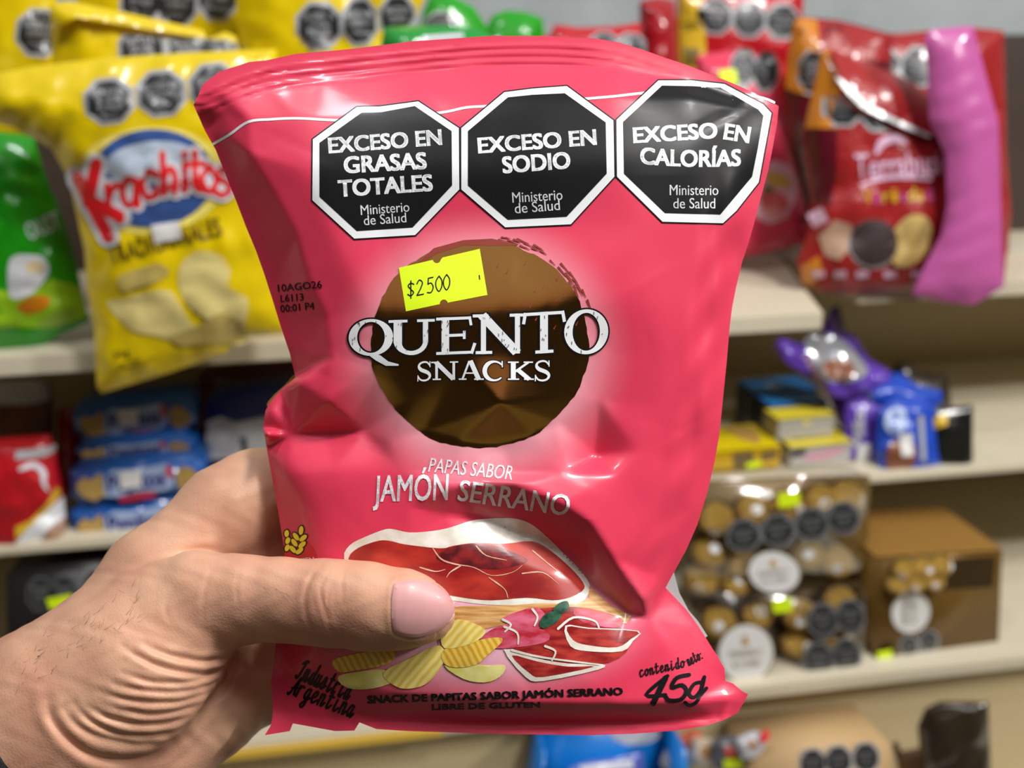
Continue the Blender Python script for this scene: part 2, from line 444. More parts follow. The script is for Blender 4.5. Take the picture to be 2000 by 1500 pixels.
GX0, GY0, GS = 330, 30, 4
GNX, GNY = 300, 362
def build_height():
    pts = [(x, y, _edge[i]) for i, (x, y) in enumerate(OUT)] + NET
    key = {(p[0], p[1]): i for i, p in enumerate(pts)}
    ed = []
    for c in CREASE:
        for a, b in zip(c[:-1], c[1:]):
            if a in key and b in key: ed.append((key[a], key[b]))
    n = len(OUT)
    ed += [(i, (i+1) % n) for i in range(n)]
    vo, eo, fo, ov, oe, of = delaunay_2d_cdt([Vector((p[0], p[1])) for p in pts], ed, [], 0, 0.01)
    hz = [np.mean([pts[k][2] for k in o]) if len(o) else 40.0 for o in ov]
    X, Y = np.meshgrid(GX0+GS*np.arange(GNX), GY0+GS*np.arange(GNY), indexing='ij')
    Z = np.zeros(X.shape); done = np.zeros(X.shape, bool)
    for f in fo:
        a, b, c = (np.array([vo[i][0], vo[i][1], hz[i]]) for i in f)
        i0, i1 = [int(np.clip(v, 0, GNX)) for v in (math.floor((min(a[0], b[0], c[0])-GX0)/GS), math.ceil((max(a[0], b[0], c[0])-GX0)/GS)+1)]
        j0, j1 = [int(np.clip(v, 0, GNY)) for v in (math.floor((min(a[1], b[1], c[1])-GY0)/GS), math.ceil((max(a[1], b[1], c[1])-GY0)/GS)+1)]
        x, y = X[i0:i1, j0:j1], Y[i0:i1, j0:j1]
        det = (b[0]-a[0])*(c[1]-a[1])-(b[1]-a[1])*(c[0]-a[0])
        if abs(det) < 1e-6: continue
        u = ((x-a[0])*(c[1]-a[1])-(y-a[1])*(c[0]-a[0]))/det
        v = ((b[0]-a[0])*(y-a[1])-(b[1]-a[1])*(x-a[0]))/det
        m = (u >= -1e-6) & (v >= -1e-6) & (u+v <= 1+1e-6)
        z = a[2]+u*(b[2]-a[2])+v*(c[2]-a[2])
        Z[i0:i1, j0:j1][m] = z[m]; done[i0:i1, j0:j1][m] = True
    # fill outside with edge heights so the blur keeps the rim
    far = ~done
    E = np.array([(x, y, _edge[i]) for i, (x, y) in enumerate(OUT)])
    fx, fy = X[far], Y[far]
    near = np.argmin((fx[:, None]-E[:, 0])**2+(fy[:, None]-E[:, 1])**2, 1)
    Z[far] = E[near, 2]
    sharp = gauss(Z, 0.9); soft = gauss(Z, 5.0)
    Pn = np.stack([X.ravel(), Y.ravel()], 1).astype(float)
    dc = np.full(len(Pn), 1e9)
    for c in CREASE: dc = np.minimum(dc, seg_dist(Pn, c))
    w = np.exp(-(dc/60.0)**2).reshape(X.shape)
    Z = soft*(1-w)+sharp*w
    # crimped sealing bands, film wrinkles
    top = smooth_line([(396,165),(520,118),(700,94),(960,70),(1165,75),(1300,113),(1521,207)])
    tx = np.array([p[0] for p in top]); ty = np.array([p[1] for p in top])
    dy = Y-np.interp(X, tx, ty)
    Z += np.where((dy > 16) & (dy < 62), 1.5*np.sin((dy-16)/46*math.pi*6), 0)*np.clip((1260-X)/140, 0.15, 1)
    rng = np.random.RandomState(3)
    wr = np.zeros(X.shape)
    for k in range(46):                       # small random dents of handled film
        cx, cy = rng.uniform(420, 1460), rng.uniform(160, 1400)
        a = rng.uniform(0, math.pi); l = rng.uniform(30, 110); s = rng.uniform(7, 16)
        u = (X-cx)*math.cos(a)+(Y-cy)*math.sin(a); v = -(X-cx)*math.sin(a)+(Y-cy)*math.cos(a)
        wr += rng.choice([-1, 1])*rng.uniform(0.6, 2.0)*np.exp(-(u/l)**2)*np.exp(-np.abs(v)/s)
    # lengthwise ripples down the free right edge
    xr = np.interp(Y, [200, 500, 700, 1000, 1150], [1500, 1452, 1420, 1368, 1300])
    e = xr-X
    am = np.exp(-((e-45)/38.0)**2)*np.clip((Y-330)/120, 0, 1)*np.clip((1150-Y)/120, 0, 1)
    wr += am*(3.6*np.sin(e/9.0+Y/150.0)+2.6*np.sin(Y/31.0+e/17.0)+2.0*np.sin(Y/19.0-e/13.0))
    # puckers under the top seal, fanning pleats above the bottom seal
    wr += 1.6*np.exp(-((dy-80)/34.0)**2)*(np.sin(X/23.0)+np.sin(X/37.0+1.3))*0.8
    wr += 1.5*np.exp(-((Y-1395)/30.0)**2)*np.sin(X/29.0+np.sin(X/60.0))
    # light crossing crease on the right seal
    wr += -4.0*np.exp(-(((X-1400)*0.42+(Y-235)*0.9)/9.0)**2)*np.exp(-((X-1420)/60.0)**2)
    return Z + gauss(wr, 1.0)
HB = build_height()

def h_px(Pn):
    Pn = np.asarray(Pn, float)
    u = np.clip((Pn[:, 0]-GX0)/GS, 0, GNX-1.001); v = np.clip((Pn[:, 1]-GY0)/GS, 0, GNY-1.001)
    i, j = u.astype(int), v.astype(int); a, b = u-i, v-j
    return (HB[i, j]*(1-a)*(1-b)+HB[i+1, j]*a*(1-b)+HB[i, j+1]*(1-a)*b+HB[i+1, j+1]*a*b)
def h_bag(Pn): return h_px(Pn)*PX

def printed_film(name, base, glows, rough=0.38):
    """film colour with soft printed halos: glows = (cx, cy, rx, ry, colour, power) in px of the artwork"""
    m = bpy.data.materials.new(name); m.use_nodes = True
    nt, b = nodes_of(m)
    b.inputs['Roughness'].default_value = rough
    b.inputs['Coat Weight'].default_value = 0.22
    b.inputs['Specular IOR Level'].default_value = 0.38
    b.inputs['Coat Roughness'].default_value = 0.10
    uv = nt.nodes.new('ShaderNodeUVMap'); uv.uv_map = 'UVMap'
    prev = None
    for cx, cy, rx, ry, c, pw in glows:
        mp = nt.nodes.new('ShaderNodeMapping')
        mp.inputs['Scale'].default_value = (2000/rx, 1500/ry, 1)
        mp.inputs['Location'].default_value = (-cx/rx, -(1500-cy)/ry, 0)
        nt.links.new(uv.outputs[0], mp.inputs[0])
        le = nt.nodes.new('ShaderNodeVectorMath'); le.operation = 'LENGTH'
        nt.links.new(mp.outputs[0], le.inputs[0])
        mr = nt.nodes.new('ShaderNodeMapRange'); mr.interpolation_type = 'SMOOTHSTEP'
        mr.inputs['From Min'].default_value = 1.0; mr.inputs['From Max'].default_value = 0.35
        mr.inputs['To Max'].default_value = pw
        nt.links.new(le.outputs['Value'], mr.inputs['Value'])
        mx = nt.nodes.new('ShaderNodeMix'); mx.data_type = 'RGBA'
        mx.inputs[6].default_value = (*srgb(*base), 1)
        if prev: nt.links.new(prev, mx.inputs[6])
        mx.inputs[7].default_value = (*srgb(*c), 1)
        nt.links.new(mr.outputs[0], mx.inputs[0]); prev = mx.outputs[2]
    nt.links.new(prev, b.inputs['Base Color'])
    return m

M_pink = printed_film('pink_film', (226, 62, 92), [(940, 690, 310, 300, (240, 200, 212), 0.95), (930, 1215, 385, 178, (236, 190, 208), 0.85)])

bag = thing('crisp_bag', BF, 'pink crinkled bag of ham crisps with a gold disc, gripped by the hand', 'crisp bag')

def bag_sheet():
    V, Fc = cut(*P(OUT), 4*1.5)
    d = seg_dist(V, OUT, True)
    hf = h_bag(V)
    A = BF.pts(V[:, 0], V[:, 1], hf)
    t = (150*(1-np.exp(-d/55.0)))*np.clip(1.15-(V[:, 0]-700)/1600, 0.7, 1.1)*np.where(V[:, 1] < 150, 0.05, 1)
    t = np.minimum(t, d*1.4)
    hb = hf - (t+1.2)*PX
    B = BF.pts(V[:, 0], V[:, 1], hb)
    n = len(V); uv = np.stack([V[:, 0]/2000, 1-V[:, 1]/1500], 1)
    return A, B, Fc, uv
_A, _B, _F, _uv = bag_sheet()
front = mesh('front_film', _A, _F, M_pink, bag, True, uv=_uv)
if sum(p.normal.z*p.area for p in front.data.polygons) < 0: front.data.flip_normals()
M_back = film('pink_back_film', (206, 60, 88))
back = mesh('back_film', _B, _F, M_back, bag, True)
if sum(p.normal.z*p.area for p in back.data.polygons) > 0: back.data.flip_normals()
# the back film shows as a pale flap at the right, and as a gold rim at the left fold
M_silver = mat('film_inside', srgb(226, 230, 232), rough=0.35, metal=0.3)
M_goldin = mat('film_gold', srgb(190, 160, 80), rough=0.3, metal=0.7)
decal('back_flap', P([(1300,1090),(1316,1117),(1327,1158),(1345,1192),(1364,1214),(1382,1242),(1372,1250),(1340,1205),(1290,1160),(1285,1120)]), BF,
      lambda V: np.full(len(V), -26*PX), 0, M_silver, bag, 8, 'pale printed back of the film showing at the right fold')
decal('gold_rim', P(smooth_line([(521,792),(534,772),(556,752),(577,731),(590,760),(545,800)], 4, True)), BF,
      lambda V: np.full(len(V), -50*PX), 0, M_goldin, bag, 8, 'gold inner edge of the film at the left fold')

EP = 0.8*PX
def bd(name, shape, lay, m, parent=bag, step=6, label=None):
    V, Fc = cut(*shape, step)
    L = BF.pts(V[:, 0], V[:, 1], h_bag(V)+lay*EP)
    o = mesh(name, L, Fc, m, parent, True, uv=np.stack([V[:, 0]/2000, 1-V[:, 1]/1500], 1))
    if len(o.data.polygons) and sum(p.normal.z*p.area for p in o.data.polygons) < 0: o.data.flip_normals()
    if label: o['label'] = label
    return o

def grow(poly, g):
    """push a convex px outline out by g"""
    Q = np.array(poly, float); n = len(Q); out = []
    area2 = sum(Q[i][0]*Q[(i+1) % n][1]-Q[(i+1) % n][0]*Q[i][1] for i in range(n)); s = 1 if area2 > 0 else -1
    for i in range(n):
        a, b, c = Q[i-1], Q[i], Q[(i+1) % n]
        n1 = np.array([(b-a)[1], -(b-a)[0]])*s; n1 /= np.hypot(*n1); n2 = np.array([(c-b)[1], -(c-b)[0]])*s; n2 /= np.hypot(*n2)
        k = n1+n2; out.append(tuple(b+k*g/max(1+n1@n2, .3)))
    return out

# thin white line under the top seal
bd('white_line', PP(stroke(smooth_line([(417,281),(448,263),(485,238),(530,233),(580,231),(640,234),(670,234),(760,228),(860,220),(910,210),
   (955,207),(1050,200),(1141,193),(1200,188),(1253,182),(1320,177),(1400,180),(1450,184),(1492,192),(1512,200)], 5), 5)), 1, M_white)

# --- gold disc
M_foil = mat('gold_foil', (0.88, 0.45, 0.13), rough=0.17, metal=1.0, coat=0.0, bump=0.10, bscale=25.0)
rng = random.Random(5)
_d = []
for k in range(120):
    t = k/120*2*math.pi
    r = 1 + 0.006*math.sin(7*t)+0.004*math.sin(13*t+1)+rng.uniform(-.006, .006)
    _d.append((937+213*r*math.cos(t), 672+203*r*math.sin(t)))
M_rust = film('brush_rust', (140, 50, 36), rough=0.4)
flecks = []
for k in range(34):
    t = math.radians(rng.uniform(-78, -18)); r = rng.uniform(1.015, 1.075); l = rng.uniform(4, 13)
    x, y = 937+213*r*math.cos(t), 672+203*r*math.sin(t); tx, ty = -math.sin(t), math.cos(t)
    flecks += stroke([(x-tx*l, y-ty*l), (x+tx*l+rng.uniform(-2, 2), y+ty*l)], rng.uniform(2, 5), 1)
for k in range(26):
    t = rng.uniform(-2.6, 0); r = rng.uniform(.55, .96)
    x, y = 937+213*r*math.cos(t), 672+203*r*math.sin(t)
    if not (770 < x < 965 and 480 < y < 612): flecks += stroke([(x-2, y+3), (x+2, y-4)], rng.uniform(2, 4), 1)
disc_o = bd('gold_disc', P(_d), 1, M_foil, label='shiny gold foil disc')
bd('brush_flecks', PP(flecks), 2, M_rust, disc_o)
bd('brush_edge', PP(stroke([(812,520),(850,490),(905,474),(960,473),(1010,478)], [3, 12, 10, 14, 3])), 1.6, M_rust, disc_o)

# --- hand drawn serif lettering
def ser(x0, x1, y, w): return [[(x0, y-w/2), (x1, y-w/2), (x1, y+w/2), (x0, y+w/2)]]
def ring(cx, cy, rx, ry, wx, wy, n=40):
    o = disc(cx, cy, rx, ry, n); i = disc(cx, cy, rx-wx, ry-wy, n)
    return [[o[k], o[(k+1) % n], i[(k+1) % n], i[k]] for k in range(n)]
def bar(a, b, w): 
    a, b = np.array(a, float), np.array(b, float); d = (b-a)/np.hypot(*(b-a)); q = np.array([-d[1], d[0]])*w/2
    return [[tuple(a+q), tuple(b+q), tuple(b-q), tuple(a-q)]]
def letter(ch, g=0.0):
    """polygons of a serif letter in a 1 x 1 box (y down), g = extra growth in unit"""
    T, t, s = 0.20+2*g, 0.085+2*g, 0.075+2*g
    if ch in 'QO':
        L = ring(.5, .5, .5+g, .5+g, .19+2*g, .08+2*g)
        if ch == 'Q': L += stroke([(.52, .98), (.66, 1.06), (.86, 1.22), (1.1, 1.26)], [.1+2*g, .17+2*g, .13+2*g, .05+2*g])
        return L
    if ch == 'U':
        c = [(.5+.33*math.cos(a), .62+.33*math.sin(a)) for a in np.linspace(math.pi, 0, 14)]
        return bar((.17, 0), (.17, .66), T) + bar((.83, 0), (.83, .66), t+.04) + stroke(c, [T, .12+2*g, .12+2*g, t+.03]) + \
            ser(-.05-g, .40+g, .04, s) + ser(.63-g, 1.05+g, .04, s)
    if ch == 'E':
        return bar((.24, 0), (.24, 1), T) + ser(0-g, .92+g, .04, s) + ser(0-g, .96+g, .96, s) + ser(.24, .72+g, .49, s) + \
            bar((.88, 0-g), (.92, .24+g), .07+2*g) + bar((1.02, .72-g), (.93, 1+g), .08+2*g) + bar((.74, .38-g), (.74, .60+g), .07+2*g)
    if ch == 'N':
        return bar((.16, 0), (.16, 1), t+.02) + bar((.86, 0), (.86, 1), t+.02) + bar((.13, .02), (.85, .98), T) + \
            ser(-.06-g, .26+g, .04, s) + ser(.0-g, .34+g, .96, s) + ser(.70-g, 1.04+g, .04, s)
    if ch == 'T':
        return bar((.5, 0), (.5, 1), T) + ser(0-g, 1+g, .04, s) + bar((.03, 0-g), (-.02, .27+g), .08+2*g) + \
            bar((.97, 0-g), (1.02, .27+g), .08+2*g) + ser(.28-g, .74+g, .96, s)
    if ch == 'S':
        c = [(.84,.20),(.70,.06),(.48,.03),(.24,.11),(.17,.27),(.30,.42),(.52,.50),(.76,.60),(.86,.76),(.74,.92),(.50,.98),(.26,.93),(.12,.78)]
        return stroke(smooth_line(c, 3), [t, .09+2*g, .10+2*g, .19+2*g, .20+2*g, .18+2*g, .10+2*g, .09+2*g, t]) + \
            bar((.86, .0-g), (.87, .30+g), .06+2*g) + bar((.11, .70-g), (.10, 1.02+g), .06+2*g)
    if ch == 'A':
        return bar((.44, 0), (.14, 1), t) + bar((.48, -.02), (.84, 1), T) + ser(.24, .74, .64, s) + ser(0-g, .32+g, .96, s) + ser(.64-g, 1.04+g, .96, s)
    if ch == 'C':
        c = [(.5+.46*math.cos(a), .5+.47*math.sin(a)) for a in np.linspace(-.75, -5.45, 26)]
        return stroke(c, [t, .1+2*g, .2+2*g, .22+2*g, .2+2*g, .1+2*g, t]) + bar((.87, .0-g), (.88, .32+g), .06+2*g)
    if ch == 'K':
        return bar((.22, 0), (.22, 1), T) + bar((.86, .02), (.30, .55), t+.02) + bar((.40, .45), (.88, .98), T) + ser(.0-g, .44+g, .04, s) + \
            ser(0-g, .46+g, .96, s) + ser(.64-g, 1.02+g, .04, s) + ser(.66-g, 1.06+g, .96, s)

WORD = [('Q',681,768,623,695,-.02),('U',763,845,624,693,-.03),('E',852,926,619,692,-.04),('N',929,1024,613,691,-.02),('T',1024,1101,609,690,-.06),('O',1102,1188,604,692,-.03)]
SUB = [('S',813,844,706,744,-.03),('N',845,893,706,742,-.02),('A',896,943,705,742,0),('C',945,986,705,744,0),('K',992,1040,706,742,0),('S',1042,1077,704,744,0)]
def word(ws, g):
    out = []
    for ch, x0, x1, y0, y1, sl in ws:
        cx = (x0+x1)/2
        for q in letter(ch, g/(y1-y0)):
            out.append([(x0+(x1-x0)*u, y0+(y1-y0)*v+sl*(x0+(x1-x0)*u-cx)) for u, v in q])
    return PP(out)
bd('brand_outline', word(WORD, 3.2), 3, M_black)
nm = bd('brand_lettering', word(WORD, 0), 4, M_white, label='white serif QUENTO lettering')
bd('brand_outline', word(SUB, 1.8), 3, M_black)
bd('brand_lettering', word(SUB, 0), 4, M_white, label='white serif SNACKS lettering')
hatch = []
for ch, x0, x1, y0, y1, sl in WORD:
    for k in range(26):
        x, y = rng.uniform(x0+3, x1-3), rng.uniform(y0+5, y1-5); a = rng.choice([1.5, 1.65, 1.75])
        l = rng.uniform(2, 7); hatch += bar((x-math.cos(a)*l/2, y-math.sin(a)*l/2), (x+math.cos(a)*l/2, y+math.sin(a)*l/2), 1.1)
# keep only the scratches that fall on the letters
def inside(polys, x, y):
    for q in polys:
        c = False; n = len(q)
        for i in range(n):
            (x1, y1), (x2, y2) = q[i-1][:2], q[i][:2]
            if (y1 > y) != (y2 > y) and x < (x2-x1)*(y-y1)/(y2-y1)+x1: c = not c
        if c: return True
    return False
_pol = []
for ch, x0, x1, y0, y1, sl in WORD:
    cx = (x0+x1)/2
    for q in letter(ch): _pol.append([(x0+(x1-x0)*u, y0+(y1-y0)*v+sl*(x0+(x1-x0)*u-cx)) for u, v in q])
hatch = [q for q in hatch if inside(_pol, sum(p[0] for p in q)/4, sum(p[1] for p in q)/4)]
bd('scratches', PP(hatch), 5, M_black, nm)

# --- three black octagonal warning seals
SEALS = [
 ([(697,209),(742,208),(817,198),(896,250),(897,370),(811,459),(692,466),(610,391),(611,272)],
  [(706,220),(745,219),(810,207),(882,256),(883,362),(806,444),(697,451),(624,384),(624,279)],
  [('EXCESO EN',(642,299),(864,282),29,.036,0),('GRASAS',(672,338),(834,329),31,.036,0),('TOTALES',(661,384),(846,372),31,.036,0),
   ('Ministerio',(705,420),(800,413),19,.004,0),('de Salud',(711,440),(794,434),19,.004,0)]),
 ([(985,180),(1040,173),(1107,168),(1198,235),(1200,345),(1115,438),(987,444),(901,370),(901,250)],
  [(992,190),(1040,185),(1103,182),(1183,239),(1185,339),(1107,423),(992,429),(914,362),(914,256)],
  [('EXCESO EN',(934,299),(1166,282),29,.036,0),('SODIO',(982,338),(1115,328),31,.036,0),('Ministerio',(1001,396),(1099,390),20,.004,0),('de Salud',(1006,417),(1094,410),20,.004,0)]),
 ([(1286,157),(1350,157),(1415,164),(1491,204),(1507,221),(1494,290),(1482,356),(1438,412),(1412,436),(1294,433),(1205,345),(1204,234)],
  [(1293,167),(1350,168),(1407,171),(1481,214),(1491,226),(1480,290),(1469,345),(1407,419),(1299,416),(1219,339),(1217,238)],
  [('EXCESO',(1237,279),(1402,269),29,.036,0),('EN',(1412,271),(1463,279),30,.036,0),('CALORÍAS',(1250,319),(1447,323),31,.036,4),
   ('Ministerio',(1308,381),(1403,381),20,.004,0),('de Salud',(1315,407),(1397,407),20,.004,0)])]
for outer, inner, lines in SEALS:
    s = bd('warning_seal', P(grow(outer, 2.5)), 1.5, M_black)
    bd('seal_border', P(outer), 2.3, M_white, s)
    bd('seal_field', P(inner), 3.1, M_black, s)
    for body, a, b, cap, bold, sag in lines:
        bd('seal_lettering', text_px(body, a, b, cap, bold, 4, 0, sag), 3.9, M_white, s)

# --- date code, flavour name, small print
for body, a, b in (('10AGO26', (543, 570), (629, 562)), ('L6113', (548, 590), (593, 587)), ('00:01 P4', (548, 610), (614, 604))):
    bd('date_code', text_px(body, a, b, 14, .012, 2), 2, M_black)
bd('flavour_lettering', text_px('PAPAS SABOR', (836, 921), (1000, 937), 27, .004, 3, .18), 2, M_white)
bd('flavour_lettering', text_px('JAMÓN', (728, 980), (878, 976), 50, .012, 3, .12), 2, M_white)
bd('flavour_lettering', text_px('SERRANO', (893, 977), (1110, 1008), 40, .012, 3, .05), 2, M_white)
bd('small_print', text_px('SNACK DE PAPITAS SABOR JAMÓN SERRANO', (717, 1374), (1217, 1357), 14, .05, 2), 2, M_black)
bd('small_print', text_px('LIBRE DE GLUTEN', (843, 1387), (1055, 1382), 10.5, .045, 2), 2, M_black)

def script(lines, w, lay=2, name='script_lettering', label=None):
    pol = []
    for l in lines: pol += stroke(smooth_line(l, 4) if len(l) > 2 else l, w)
    return bd(name, PP(pol), lay, M_black, label=label)
def place_script(body, a, b, cap, w):
    """monoline slanted script letters between a and b"""
    G = {'c': [[(.7,.35),(.4,.25),(.1,.6),(.25,.98),(.6,.95),(.9,.75)]], 'o': [[(.55,.28),(.2,.4),(.12,.75),(.35,1),(.65,.85),(.72,.5),(.5,.28),(.8,.45),(1,.4)]],
         'n': [[(.1,.3),(.1,1)],[(.1,.6),(.4,.28),(.6,.4),(.55,.9),(.7,1),(.95,.75)]], 't': [[(.4,-.1),(.3,.85),(.5,1),(.85,.75)],[(.1,.25),(.75,.25)]],
         'e': [[(.1,.7),(.55,.6),(.6,.35),(.35,.28),(.12,.6),(.3,1),(.6,.95),(.95,.75)]], 'i': [[(.3,.3),(.28,.9),(.5,1),(.85,.75)],[(.34,.02),(.38,.08)]],
         'd': [[(.6,.35),(.25,.35),(.12,.75),(.35,1),(.6,.75),(.72,-.2)],[(.66,.5),(.62,.9),(.75,1),(1,.75)]], ':': [[(.3,.35),(.34,.4)],[(.26,.9),(.3,.95)]],
         'I': [[(.1,.1),(.5,-.15),(.9,-.1)],[(.6,-.12),(.45,.7),(.2,1),(-.05,.85)]], 'u': [[(.12,.3),(.1,.85),(.3,1),(.58,.75)],[(.62,.3),(.6,.9),(.75,1),(.95,.75)]],
         's': [[(.05,.8),(.45,.25),(.6,.7),(.45,1),(.15,.92)],[(.5,.95),(.95,.75)]], 'r': [[(.12,.3),(.12,1)],[(.12,.55),(.4,.28),(.7,.34)]],
         'a': [[(.6,.38),(.3,.3),(.1,.7),(.3,1),(.58,.75),(.64,.3)],[(.63,.4),(.6,.9),(.75,1),(.98,.75)]],
         'A': [[(-.05,.95),(.2,1),(.75,-.15)],[(.75,-.15),(.8,.9),(1,.9)],[(.2,.6),(.9,.5)]], 'g': [[(.6,.38),(.3,.3),(.1,.7),(.3,.95),(.58,.7),(.64,.3)],[(.64,.3),(.6,1.3),(.35,1.5),(.1,1.35),(.5,1.05),(.95,.8)]]}
    a, b = np.array(a, float), np.array(b, float); d = (b-a)/len(body); up = np.array([d[1], -d[0]])/np.hypot(*d)
    lines = []
    for i, ch in enumerate(body):
        for l in G.get(ch, []):
            lines.append([tuple(a+d*(i+.92*u+.2*(1-v))+up*cap*(1-v)) for u, v in l])
    script(lines, w)
place_script('contenido', (1250, 1322), (1340, 1302), 17, 2.6)
place_script('neto:', (1346, 1300), (1377, 1284), 17, 2.4)
place_script('Industria', (576, 1324), (680, 1368), 34, 4.2)
place_script('Argentina', (562, 1354), (688, 1402), 32, 4.2)
script([[(1304,1320),(1262,1357),(1300,1357)]], 7); script([[(1300,1324),(1276,1374)]], 11)
script([[(1346,1318),(1322,1324),(1312,1343),(1332,1338),(1341,1350),(1330,1366),(1308,1368),(1300,1360)]], 8)
script([[(1372,1332),(1356,1336),(1346,1354),(1356,1362),(1370,1346),(1376,1322)],[(1374,1326),(1364,1366),(1348,1378),(1338,1372)],[(1368,1358),(1380,1344)]], 7)

# --- round gluten-free mark behind the thumb
M_red = film('print_red', (214, 28, 40)); M_yel = film('print_yellow', (255, 244, 40), rough=.4)
gl = bd('gluten_mark', P([(557,1050),(566,1052),(585,1050),(602,1058),(614,1074),(621,1092),(620,1110),(600,1125),(560,1125),(556,1090)]), 1, M_red, label='round red mark with yellow wheat ears')
bd('mark_lettering', text_px('GLUTEN', (560, 1104), (614, 1098), 10, .02, 2), 2, M_white, gl)
grains = []; grainb = []
for cx, cy, a in ((588,1036,-1.45),(578,1048,-2.2),(592,1051,-.7),(575,1060,-2.2),(590,1064,-.7),(572,1073,-2.3),(585,1076,-.7),(560,1042,-1.5),(562,1056,-1.2),(561,1070,-1.2)):
    rx = 9 if cx > 566 else 7
    grains.append(disc(cx, cy, rx, 4.6, 12, a)); grainb.append(disc(cx, cy, rx+2.4, 7, 12, a))
bd('wheat_outline', PP(grainb), 2, M_black, gl); bd('wheat_ear', PP(grains), 3, M_yel, gl)

# --- fluorescent price sticker
stk = [(779,523),(848,507)] + [(853+8*math.cos(a), 506+8*math.sin(a)) for a in np.linspace(2.9, .2, 8)] + \
      [(864,503),(937,486),(952,576),(875,591)] + [(867+8*math.cos(a), 593+8*math.sin(a)) for a in np.linspace(-.2, -2.9, 8)] + [(859,594),(793,608)]
st = bd('price_sticker', P(stk), 2.4, M_lime, label='fluorescent yellow price sticker reading $2500')
DG = {'$': [[(.9,.2),(.5,.1),(.15,.25),(.5,.5),(.85,.72),(.5,.92),(.1,.8)],[(.5,-.05),(.5,1.08)]], '2': [[(.1,.25),(.4,.02),(.8,.2),(.6,.55),(.1,1)],[(.1,1),(.95,.97)]],
      '5': [[(.85,.0),(.25,.03)],[(.25,.03),(.2,.42)],[(.2,.42),(.6,.36),(.88,.65),(.6,.97),(.12,.95)]], '0': [[(.5,0),(.12,.3),(.12,.7),(.5,1),(.86,.7),(.86,.3),(.5,0)]]}
pr = []
for k, (ch, x, y) in enumerate((('$',795,551),('2',813,547),('5',833,543),('0',850,540),('0',865,537))):
    for l in DG[ch]: pr += stroke(smooth_line([(x+15*u, y+30*v-2*u) for u, v in l], 4) if len(l) > 2 else [(x+15*u, y+30*v-2*u) for u, v in l], 2.2)
pr += bar((936, 537), (937, 546), 2)
bd('price_writing', PP(pr), 3.2, M_black, st)

# --- printed food picture
def art_mat(name, a, b, scale, rough=.34, stretch=(1, 1, 1), wave=False, rot=0.0, pts=(0.4, 0.62)):
    m = bpy.data.materials.new(name); m.use_nodes = True
    nt, bs = nodes_of(m); bs.inputs['Roughness'].default_value = rough; bs.inputs['Coat Weight'].default_value = .35; bs.inputs['Coat Roughness'].default_value = .1
    uv = nt.nodes.new('ShaderNodeUVMap'); uv.uv_map = 'UVMap'; mp = nt.nodes.new('ShaderNodeMapping')
    mp.inputs['Scale'].default_value = (2000*stretch[0]/100, 1500*stretch[1]/100, 1); mp.inputs['Rotation'].default_value = (0, 0, rot)
    nt.links.new(uv.outputs[0], mp.inputs[0])
    if wave:
        no = nt.nodes.new('ShaderNodeTexWave'); no.inputs['Scale'].default_value = scale; no.inputs['Distortion'].default_value = 1.5
        no.inputs['Detail Scale'].default_value = 2
    else:
        no = nt.nodes.new('ShaderNodeTexNoise'); no.inputs['Scale'].default_value = scale; no.inputs['Detail'].default_value = 6
    nt.links.new(mp.outputs[0], no.inputs['Vector'])
    rp = nt.nodes.new('ShaderNodeValToRGB'); e = rp.color_ramp.elements
    e[0].position, e[1].position = pts; e[0].color = (*srgb(*a), 1); e[1].color = (*srgb(*b), 1)
    nt.links.new(no.outputs[0 if not wave else 1], rp.inputs[0]); nt.links.new(rp.outputs[0], bs.inputs['Base Color'])
    return m
A_fat = art_mat('art_fat', (222, 214, 200), (240, 236, 228), 3)
A_meat = art_mat('art_meat', (140, 26, 28), (192, 58, 44), 1.2, stretch=(.6, 1.2, 1))
A_dark = art_mat('art_dark_meat', (82, 18, 26), (140, 34, 36), 4)
A_wood = art_mat('art_wood', (196, 138, 78), (228, 182, 120), 3, stretch=(.5, 5, 1), rot=-.1)
A_chip = art_mat('art_crisp', (230, 198, 92), (246, 228, 136), 2.3, wave=True, rot=.7, pts=(.1, .8))
A_chip2 = art_mat('art_crisp_gold', (218, 164, 52), (240, 208, 92), 2.6, wave=True, rot=-.5, pts=(.1, .8))
A_chip3 = art_mat('art_crisp_pale', (226, 216, 110), (246, 238, 160), 2)
A_roll = art_mat('art_ham', (186, 40, 56), (226, 110, 140), 2.5, stretch=(.7, 1.6, 1))
A_roll2 = art_mat('art_ham_red', (140, 26, 30), (190, 62, 54), 3, stretch=(.7, 2, 1))
A_leaf = art_mat('art_leaf', (22, 58, 44), (60, 110, 84), 4)
pic = bd('food_picture', P(smooth_line([(672,1090),(683,1065),(710,1050),(745,1036),(765,1033),(800,1040),(845,1037),(880,1030),(920,1017),(955,1013),(1000,1012),
  (1035,1022),(1070,1050),(1100,1080),(1130,1110),(1152,1142),(1146,1165),(1125,1180),(1060,1178),(1000,1182),(940,1180),(880,1172),(800,1160),(700,1130)], 3, True)), 1, A_fat, label='printed picture of cured ham and ridged crisps')
bd('picture_wood', P([(860,1190),(900,1184),(1000,1182),(1060,1178),(1125,1180),(1150,1168),(1150,1145),(1190,1180),(1232,1203),(1224,1218),(1100,1204),(1010,1215),(930,1232),(880,1225)]), 1.4, A_wood, pic)
bd('picture_meat', P(smooth_line([(681,1090),(700,1070),(740,1056),(765,1057),(790,1063),(860,1071),(885,1066),(930,1060),(985,1062),(1040,1057),(1075,1075),(1110,1105),
  (1135,1132),(1141,1150),(1115,1166),(1080,1172),(1030,1167),(960,1172),(900,1166),(820,1150),(700,1112)], 3, True)), 2, A_meat, pic)
